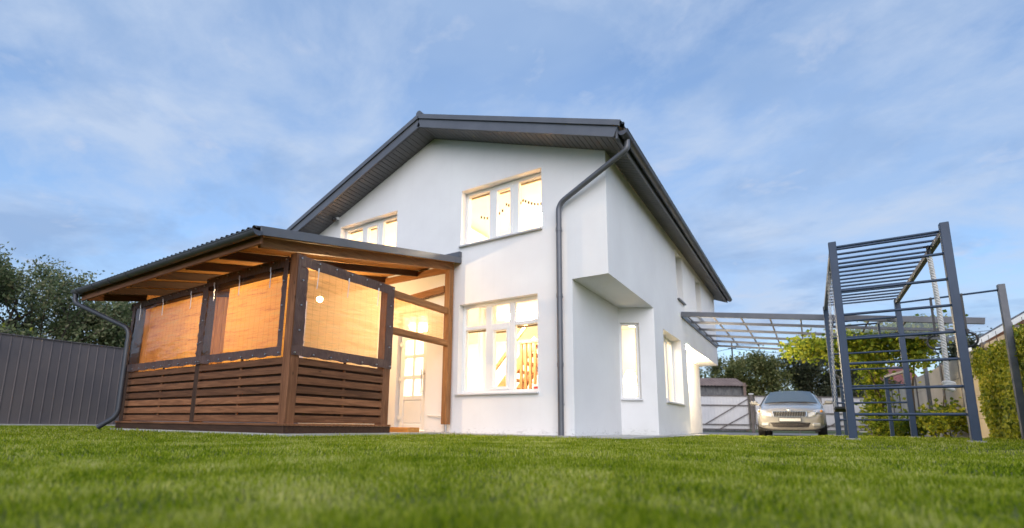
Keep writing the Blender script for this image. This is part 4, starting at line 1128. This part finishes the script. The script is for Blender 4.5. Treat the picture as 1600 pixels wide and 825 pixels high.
def tree(name, loc, H, R, label, mat, seed, leaf=.09, nleaf=26, trunk=.16, start=.22, limbs=9, cat='tree', up=.55, droop=.0, depth=3):
    rng = np.random.default_rng(seed); rr = random.Random(seed)
    t = empty(name, loc, label=label, cat=cat)
    b = MB(); tips = []
    def grow(p, d, L, r, k):
        pts = [p]; q = p.copy(); dd = d.copy(); ns = 4
        for i in range(ns):
            dd = (dd + Vector((rr.uniform(-.22,.22), rr.uniform(-.22,.22), rr.uniform(-.10,.20)-droop))).normalized()
            q = q + dd*L/ns; pts.append(q.copy())
            if k <= 1: tips.append((q.copy(), dd.copy()))
        b.tube(pts, [r*(1-.5*i/ns) for i in range(ns+1)], 6 if k > 1 else 4, False)
        if k > 0:
            m = 3 if k > 1 else 4
            for i in range(m):
                j = rr.choice([2, 3, 4, 4]); side = Vector((rr.uniform(-1,1), rr.uniform(-1,1), rr.uniform(-.25,.75)))
                grow(pts[j], (dd*.75 + side*.8).normalized(), L*rr.uniform(.50,.72), r*.5, k-1)
    top = H*.62; pts = [Vector((0,0,-.1))]
    for i in range(1, 6): pts.append(Vector((rr.uniform(-.06,.06)*i, rr.uniform(-.06,.06)*i, top*i/5)))
    b.tube(pts, [trunk*(1-.13*i) for i in range(6)], 9, False)
    for i in range(limbs):
        f = start + (1-start)*i/(limbs-1); z = top*f; j = min(4, int(f*5)); base = pts[j].lerp(pts[j+1], f*5-j) if j < 5 and f < 1 else pts[5]
        a = i*2.4+rr.uniform(-.4,.4); el = .25+up*f
        d = Vector((math.cos(a), math.sin(a), el)).normalized()
        L = R*(1.05-.35*f)*rr.uniform(.62,.95)*.72
        grow(base, d, L, trunk*.42*(1-.4*f), depth-1)
    b.build('trunk', M['bark'], t)
    C = []
    for p, d in tips:
        k = max(3, int(nleaf*rr.uniform(.4,1.4)))
        off = rng.normal(0, 1, (k, 3))*np.array([.5,.5,.38])*leaf*2.6 + np.array(d)*leaf*1.5*rng.uniform(-1,1.6,(k,1))
        C.append(np.array(p)+off)
    C = np.concatenate(C)
    V, F = leaf_quads(C, leaf, rng)
    raw_mesh('crown', V, F, mat, t)
    return t
tree('apple_tree', (-21.6, 4.6, 0), 5.6, 3.4, 'tall leafy fruit tree rising over the fence, nearest the left edge', M['leaf_apple'], 11, .12, 34, .17, .12, 18)
tree('apple_tree', (-21.3, 7.6, 0), 5.0, 2.8, 'lower leafy fruit tree over the fence, nearer the veranda gutter', M['leaf_apple'], 23, .12, 34, .14, .10, 15)
tree('red_leaved_shrub', (-22.2, 9.9, 0), 5.0, 1.8, 'reddish pink leaved shrub showing between the veranda gutter and its corner post', M['leaf_red'], 5, .13, 22, .10, .12, 10, 'shrub')
tree('apple_tree', (-20.6, 2.2, 0), 5.6, 3.0, 'fruit tree at the far left edge behind the shed roof', M['leaf_apple'], 31, .12, 30, .15, .12, 16)
tree('bushy_tree', (-5.2, 39.5, 0), 5.6, 2.6, 'olive green tree left of centre behind the white gate and shed', M['leaf_olive'], 41, .20, 20, .14, .06, 14, up=.8)
tree('bushy_tree', (-2.8, 41.0, 0), 6.0, 2.5, 'olive green rounded tree directly behind the gate post', M['leaf_olive'], 43, .20, 22, .14, .05, 15, up=.8)
tree('dark_tree', (.3, 43.2, 0), 6.4, 2.7, 'dark green loose tree behind the parked car', M['leaf_dark'], 47, .22, 20, .15, .06, 14, up=.8)
tree('dark_tree', (2.6, 44.5, 0), 6.8, 3.0, 'dark green dense tree behind the climbing frame and swing', M['leaf_dark'], 53, .22, 22, .15, .05, 15, up=.8)
tree('dark_tree', (8.6, 41.0, 0), 6.6, 2.7, 'grey green tree beyond the garden wall under the wires', M['leaf_dark'], 59, .22, 18, .15, .1, 13, up=.9)
tree('dark_tree', (12.2, 44.0, 0), 7.6, 2.7, 'grey green tree next to the brick neighbour house', M['leaf_dark'], 61, .22, 18, .15, .1, 13, up=.9)

# shed roof sheet and yellow-green plant over the left fence
sr = empty('neighbour_shed', (0, 0, 0), label='grey wavy slate shed roof just above the left fence', cat='shed')
b = MB(); b.ribbed((-19.6, .2, 2.42), (.05,1,0), (-1,0,.30), (0,0,1), [(0,0),(.17,.018),(.33,.045),(.5,.055),(.67,.045),(.83,.018)], .30, 4.3, 2.4, .012); b.build('roof', M['slate'], sr)
b = MB(); b.box((-21.8, .3, 0), (-19.75, 4.3, 2.40)); b.build('wall', M['slate'], sr)
def clump(name, pts_fn, n, size, mat, label, cat, seed, stems=None, aspect=.8):
    rng = np.random.default_rng(seed)
    C = pts_fn(rng, n)
    V, F = leaf_quads(C, size, rng, .2, aspect)
    t = empty(name, (0,0,0), label=label, cat=cat)
    raw_mesh('foliage', V, F, mat, t)
    b = MB()
    for st_ in (stems or []): b.tube(st_, [.025]*(len(st_)-1)+[.008], 6)
    if stems: b.build('stem', M['bark'], t)
    return t
clump('garden_shrub', lambda r, n: np.array([-18.9, 2.7, 2.45]) + r.normal(0,1,(n,3))*np.array([.5,.75,.20]), 900, .13, M['leaf_yellow'], 'bright yellow-green shrub peeping over the left fence by the slate roof', 'shrub', 71, [[(-18.9,2.7,0), (-18.9,2.7,1.3), (-18.8,2.8,2.5)]])
# grape vine over the carport end
def vine_top(r, n):
    k = n//12; out = []
    for i in range(12):
        c = np.array([-.15+i*.235, 14.8+.25*math.sin(i*2.1), 2.17+.05*math.sin(i*1.7)+.026*i]); out.append(c + r.normal(0,1,(k,3))*np.array([.18,.45,.10+.06*(i % 3 == 1)]))
    out.append(np.array([1.35, 15.2, 2.05]) + r.normal(0,1,(n//3,3))*np.array([.42,.4,.17]))
    out.append(np.array([2.22, 15.4, 2.12]) + r.normal(0,1,(n//4,3))*np.array([.17,.3,.22]))
    for z, w in ((1.75,.16), (1.35,.15), (.95,.17), (.55,.15), (.2,.16)):
        out.append(np.array([1.48+.06*math.sin(z*9), 16.5, z]) + r.normal(0,1,(n//11,3))*np.array([w,.25,.16]))
    return np.concatenate(out)
clump('grape_vine', vine_top, 5200, .095, M['leaf_vine'], 'yellow-green grape vine spilling over the far end of the carport', 'vine', 73, [[(2.2,16.45,0), (2.22,16.4,1.2), (2.3,15.6,2.4), (.6,14.9,2.3)], [(1.45,16.5,0), (1.48,16.5,1.1), (1.5,15.8,2.1)], [(1.55,16.5,0), (1.6,16.4,.9), (1.2,15.6,2.1)]], .95)
def bush(c, s): return lambda r, n: np.array(c) + np.concatenate([r.normal(0,1,(n//4,3))*np.array(s)*.5 + r.uniform(-1,1,3)*np.array(s)*np.array([1,1,.8]) for _ in range(4)])
clump('garden_shrub', bush((1.95, 17.6, .30), (.42,.35,.28)), 1100, .10, M['leaf_vine'], 'low yellow-green shrub at the foot of the vine posts', 'shrub', 79, [[(1.95,17.6,-.05), (1.95,17.6,.3), (2.0,17.5,.6)]], .9)
clump('garden_shrub', bush((2.66, 15.9, .36), (.26,.5,.34)), 1500, .09, M['leaf_ivy'], 'green shrub in front of the beige wall panels beside the ivy', 'shrub', 83, [[(2.66,15.9,0), (2.62,15.9,.4), (2.7,15.8,1.0)]], .9)
# vine arbor posts
for x, y, lab in ((2.19, 16.5, 'grey arbor post standing in the vine, nearer the beige wall'), (1.32, 17.0, 'grey arbor post standing in the vine, nearer the white fence')):
    b = MB(); b.box((x-.035, y-.035, -.06), (x+.035, y+.035, 2.25), .004); tag(b.build('arbor_post', M['gymw']), lab, 'post', 'posts of the vine arbor')
# ivy on the garden wall
def ivy_pts(r, n):
    y = r.uniform(8.2, 14.6, n*2); z = r.uniform(0, 2.45, n*2)
    top = 1.79 + .06*np.sin(y*2.3) + .05*np.sin(y*5.1)
    left = 14.15 - .25*np.sin(z*3.1) - .25*np.sin(z*7.0)*.4
    bare = ((y-11.55)/.33)**2 + ((z-.25)/.55)**2 < 1
    bare |= ((y-10.2)/.25)**2 + ((z-1.75)/.35)**2 < 1
    k = (z < top) & (y < left) & ~bare
    y, z = y[k][:n], z[k][:n]
    bulge = .06 + .10*np.abs(np.sin(y*1.9+z*1.3)*np.sin(z*2.1-y*.7))
    x = WX - .03 - r.uniform(0, 1, len(y))*bulge - .02
    return np.stack([x, y, z], 1)
rng = np.random.default_rng(91); C = ivy_pts(rng, 27000)
V, F = leaf_quads(C, .068, rng, -.6, .85, np.array([-1.0, 0, 0]), .7)
iv = empty('ivy', (0,0,0), label='thick green ivy curtain hanging over the right garden wall', cat='ivy'); raw_mesh('foliage', V, F, M['leaf_ivy'], iv)
b = MB()
for k in range(12):
    y = 8.6+k*.47; b.tube([(WX-.04, y, 0), (WX-.04, y+.1, .8), (WX-.05, y-.05, 1.6), (WX-.04, y+.06, 2.05)], [.014,.012,.008,.004], 5)
b.build('stem', M['bark'], iv)

# ------------------------------------------------------------------ neighbour houses, wires, mast
nb = empty('brick_house', (0,0,0), label='red brick neighbour house with white gable trim beyond the ivy wall', cat='house')
p0 = Vector((4.95, 22.0, 0)); nd = Vector((.945, -.33, 0)).normalized(); nn = Vector((nd.y, -nd.x, 0))
HW, EH = 5.2, 3.1
P = [p0, p0+nd*2*HW, p0+nd*2*HW+Vector((0,0,EH)), p0+nd*HW+Vector((0,0,EH+HW*.62)), p0+Vector((0,0,EH))]
b = MB(); b.face(P); bk = [p - nn*9 for p in P]; b.face(bk[::-1]); b.face([P[0], P[4], bk[4], bk[0]]); b.face([P[1], bk[1], bk[2], P[2]]); b.build('wall', M['brick'], nb)
rs = Vector((nd.x, nd.y, .62)).normalized(); rs2 = Vector((-nd.x, -nd.y, .62)).normalized(); Lr = HW*math.sqrt(1+.62*.62)
for s0, dirv in ((P[4], rs), (P[2], rs2)):
    A = s0 - dirv*.20 + nn*.30; up_ = Vector((0,0,1))
    b = MB(); b.bar(A, A+dirv*(Lr+.20), .05, .15); b.build('barge_board', M['pvc'], nb)
    b = MB(); q = [A+up_*.095, A+dirv*(Lr+.20)+up_*.095]; q += [q[1]-nn*9.8, q[0]-nn*9.8]; b.idx(q + [p+up_*.06 for p in q], [(3,2,1,0), (4,5,6,7), (0,1,5,4), (1,2,6,5), (2,3,7,6), (3,0,4,7)]); b.build('roof', M['dark_metal'], nb)
b = MB(); b.tube(smooth_path([P[4]-rs*.40+nn*.45+Vector((0,0,.0)), P[4]-rs*.40+nn*.45+Vector((0,0,-.25)), P[4]+nn*.1+nd*.1+Vector((0,0,-.7)), p0+nn*.1+nd*.1]), .06, 10); b.build('downpipe', M['pvc'], nb)
rh = empty('red_roofed_house', (0,0,0), label='distant house with a dark red tiled roof behind the white fence', cat='house')
b = MB(); b.box((2.7, 56, 0), (8.5, 62, 2.6)); b.build('wall', M['plaster_in'], rh)
b = MB(); P = [(2.2,55.4,2.5), (9.0,55.4,2.5), (9.0,62.6,2.5), (2.2,62.6,2.5), (3.9,59,6.1), (8.0,59,6.1)]
b.idx(P, [(0,1,5,4), (1,2,5), (2,3,4,5), (3,0,4)]); b.build('roof', M['redtile'], rh)
b = MB(); b.obox((5.6, 56.75, 3.95), (1,0,0), (0,1,1.0), (0,-1,1), .35, .45, .05); b.build('skylight', M['carglass'], rh)
M['wire'] = mottled('dark_cable', (.03,.03,.035), (.05,.05,.055), 5, .7, bump=0)
ms = empty('utility_mast', (-5.2, 46, 0), label='thin dark mast with a crossarm above the olive trees', cat='mast')
b = MB(); b.tube([(0,0,0), (0,0,7.4)], .06, 8); b.build('shaft', M['wire'], ms); b = MB(); b.bar((-.3,0,6.9), (.3,0,6.9), .06, .08); b.ball((0,0,7.45), .1, 6); b.build('crossarm', M['wire'], ms)
for z, x0, x1, z1, lab in ((6.95, -5.5, 10, 7.3, 'lower dark overhead wire running right from the mast'), (7.15, -4.9, 22, 9.6, 'upper dark overhead wire rising to the right edge'), (6.9, -5.3, -30, 6.6, 'dark overhead wire running left from the mast behind the house')):
    b = MB(); P = []
    for i in range(15):
        t = i/14; P.append((x0+(x1-x0)*t, 46+14*t, z+(z1-z)*t-.5*math.sin(math.pi*t)))
    b.tube(P, .022, 5); tag(b.build('overhead_wire', M['wire']), lab, 'wire', 'overhead wires')

# ------------------------------------------------------------------ light, sky, camera
SUN_EL, SUN_AZ = 30.0, 32.0   # sun low behind the camera, to its right; azimuth turned from -Y towards +X
sv = Vector((math.sin(rad(SUN_AZ))*math.cos(rad(SUN_EL)), -math.cos(rad(SUN_AZ))*math.cos(rad(SUN_EL)), math.sin(rad(SUN_EL))))
sun = bpy.data.lights.new('sun', 'SUN'); sun.energy = 1.2; sun.angle = rad(60); sun.color = (1.0, .925, .89)
so = bpy.data.objects.new('sun', sun); COL.objects.link(so); so.rotation_euler = (-sv).to_track_quat('-Z', 'Y').to_euler()
W = bpy.data.worlds.new('World'); S.world = W; W.use_nodes = True
nt = W.node_tree; nt.nodes.clear()
def wn(t, **kw):
    x = nt.nodes.new(t)
    for k, v in kw.items():
        if k in x.inputs: x.inputs[k].default_value = v
        else: setattr(x, k, v)
    return x
L = nt.links.new
out = wn('ShaderNodeOutputWorld'); bg = wn('ShaderNodeBackground'); L(bg.outputs[0], out.inputs[0])
sky = wn('ShaderNodeTexSky'); sky.sky_type = 'NISHITA'; sky.sun_disc = False
sky.sun_elevation = rad(SUN_EL); sky.sun_rotation = math.atan2(sv.x, sv.y); sky.air_density = 1.0; sky.dust_density = .6; sky.ozone_density = 1.6; sky.altitude = 100
tc = wn('ShaderNodeTexCoord'); sp = wn('ShaderNodeSeparateXYZ'); L(tc.outputs['Generated'], sp.inputs[0])
def wm(op, a, b=0.0):
    x = wn('ShaderNodeMath'); x.operation = op
    for s_, v in ((x.inputs[0], a), (x.inputs[1], b)):
        if hasattr(v, 'is_output'): L(v, s_)
        else: s_.default_value = v
    return x.outputs[0]
zz = wm('ADD', wm('MAXIMUM', sp.outputs['Z'], 0.0), .22)
cb_ = wn('ShaderNodeCombineXYZ'); L(wm('DIVIDE', sp.outputs['X'], zz), cb_.inputs[0]); L(wm('DIVIDE', sp.outputs['Y'], zz), cb_.inputs[1])
def wnoise(scale, detail, rough, dist, loc):
    mp = wn('ShaderNodeMapping'); mp.inputs['Location'].default_value = loc; mp.inputs['Rotation'].default_value = (0, 0, rad(35)); mp.inputs['Scale'].default_value = (1, 1.2, 1)
    L(cb_.outputs[0], mp.inputs['Vector'])
    n_ = wn('ShaderNodeTexNoise'); n_.inputs['Scale'].default_value = scale; n_.inputs['Detail'].default_value = detail; n_.inputs['Roughness'].default_value = rough; n_.inputs['Distortion'].default_value = dist
    L(mp.outputs[0], n_.inputs['Vector']); return n_.outputs['Fac']
def wramp(f, stops):
    x = wn('ShaderNodeValToRGB'); e_ = x.color_ramp.elements
    while len(e_) < len(stops): e_.new(.5)
    for el, (p, c) in zip(e_, stops): el.position = p; el.color = (*c, 1)
    L(f, x.inputs[0]); return x.outputs[0]
def wmix(f, a, b, mode='MIX'):
    x = wn('ShaderNodeMix'); x.data_type = 'RGBA'; x.blend_type = mode
    for s_, v in ((x.inputs[0], f), (x.inputs[6], a), (x.inputs[7], b)):
        if hasattr(v, 'is_output'): L(v, s_)
        elif isinstance(v, tuple): s_.default_value = (*v, 1)
        else: s_.default_value = v
    return x.outputs[2]
broad = wramp(wnoise(.9, 5, .55, .6, (3.1, 1.7, 0)), [(.36, (0,0,0)), (.66, (1,1,1))])
fine = wramp(wnoise(2.4, 7, .60, .25, (7.3, 2.2, 0)), [(.42, (0,0,0)), (.66, (1,1,1))])
puff = wramp(wnoise(5.5, 6, .55, .3, (1.3, 9.2, 0)), [(.60, (0,0,0)), (.78, (1,1,1))])
dark = wramp(wnoise(1.7, 7, .6, .4, (12.3, 5.2, 0)), [(.49, (0,0,0)), (.66, (1,1,1))])
SKY_S = .15
hz = wramp(sp.outputs['Z'], [(.0, (.52,.52,.50)), (.25, (.66,.68,.71)), (.6, (.86,.89,.92)), (.95, (.95,.97,1.0))])
skyc = wmix(1.0, sky.outputs[0], hz, 'MULTIPLY')
cl = wmix(wm('MULTIPLY', broad, .70), skyc, (1.48, 2.00, 2.88))
cl = wmix(wm('MULTIPLY', fine, .85), cl, (1.92, 2.32, 3.00))
cl = wmix(wm('MULTIPLY', dark, .85), cl, (1.06, 1.60, 2.58))
cl = wmix(wm('MULTIPLY', puff, .75), cl, (2.05, 2.32, 2.90))
L(cl, bg.inputs[0]); bg.inputs[1].default_value = SKY_S

cam = bpy.data.cameras.new('camera'); co = bpy.data.objects.new('camera', cam); COL.objects.link(co); S.camera = co
f_, cx_, cy_ = 767.152, 763.357, 532.774
yaw, pitch, roll = -.5781108, .1700151, .0133064
Fv = Vector((math.sin(yaw)*math.cos(pitch), math.cos(yaw)*math.cos(pitch), math.sin(pitch)))
Rv = Vector((math.cos(yaw), -math.sin(yaw), 0)); Uv = Rv.cross(Fv)
R2 = Rv*math.cos(roll) + Uv*math.sin(roll); U2 = Uv*math.cos(roll) - Rv*math.sin(roll)
mw = Matrix(((R2.x, U2.x, -Fv.x, 0), (R2.y, U2.y, -Fv.y, 0), (R2.z, U2.z, -Fv.z, .1653), (0, 0, 0, 1)))
co.matrix_world = mw
cam.sensor_width = 36; cam.sensor_fit = 'HORIZONTAL'; cam.lens = f_/1600*36
cam.shift_x = (800-cx_)/1600; cam.shift_y = (cy_-412.5)/1600
cam.clip_start = .02; cam.clip_end = 3000
cam.dof.use_dof = True; cam.dof.focus_distance = 5.0; cam.dof.aperture_fstop = 1.5

S.view_settings.view_transform = 'Standard'; S.view_settings.look = 'None'; S.view_settings.exposure = 0.95; S.view_settings.gamma = 1.0
S.view_settings.use_curve_mapping = False
S.cycles.use_denoising = True
S.cycles.max_bounces = 10; S.cycles.diffuse_bounces = 5; S.cycles.transparent_max_bounces = 24
S.cycles.sample_clamp_indirect = 6.0; S.cycles.caustics_reflective = False; S.cycles.caustics_refractive = False
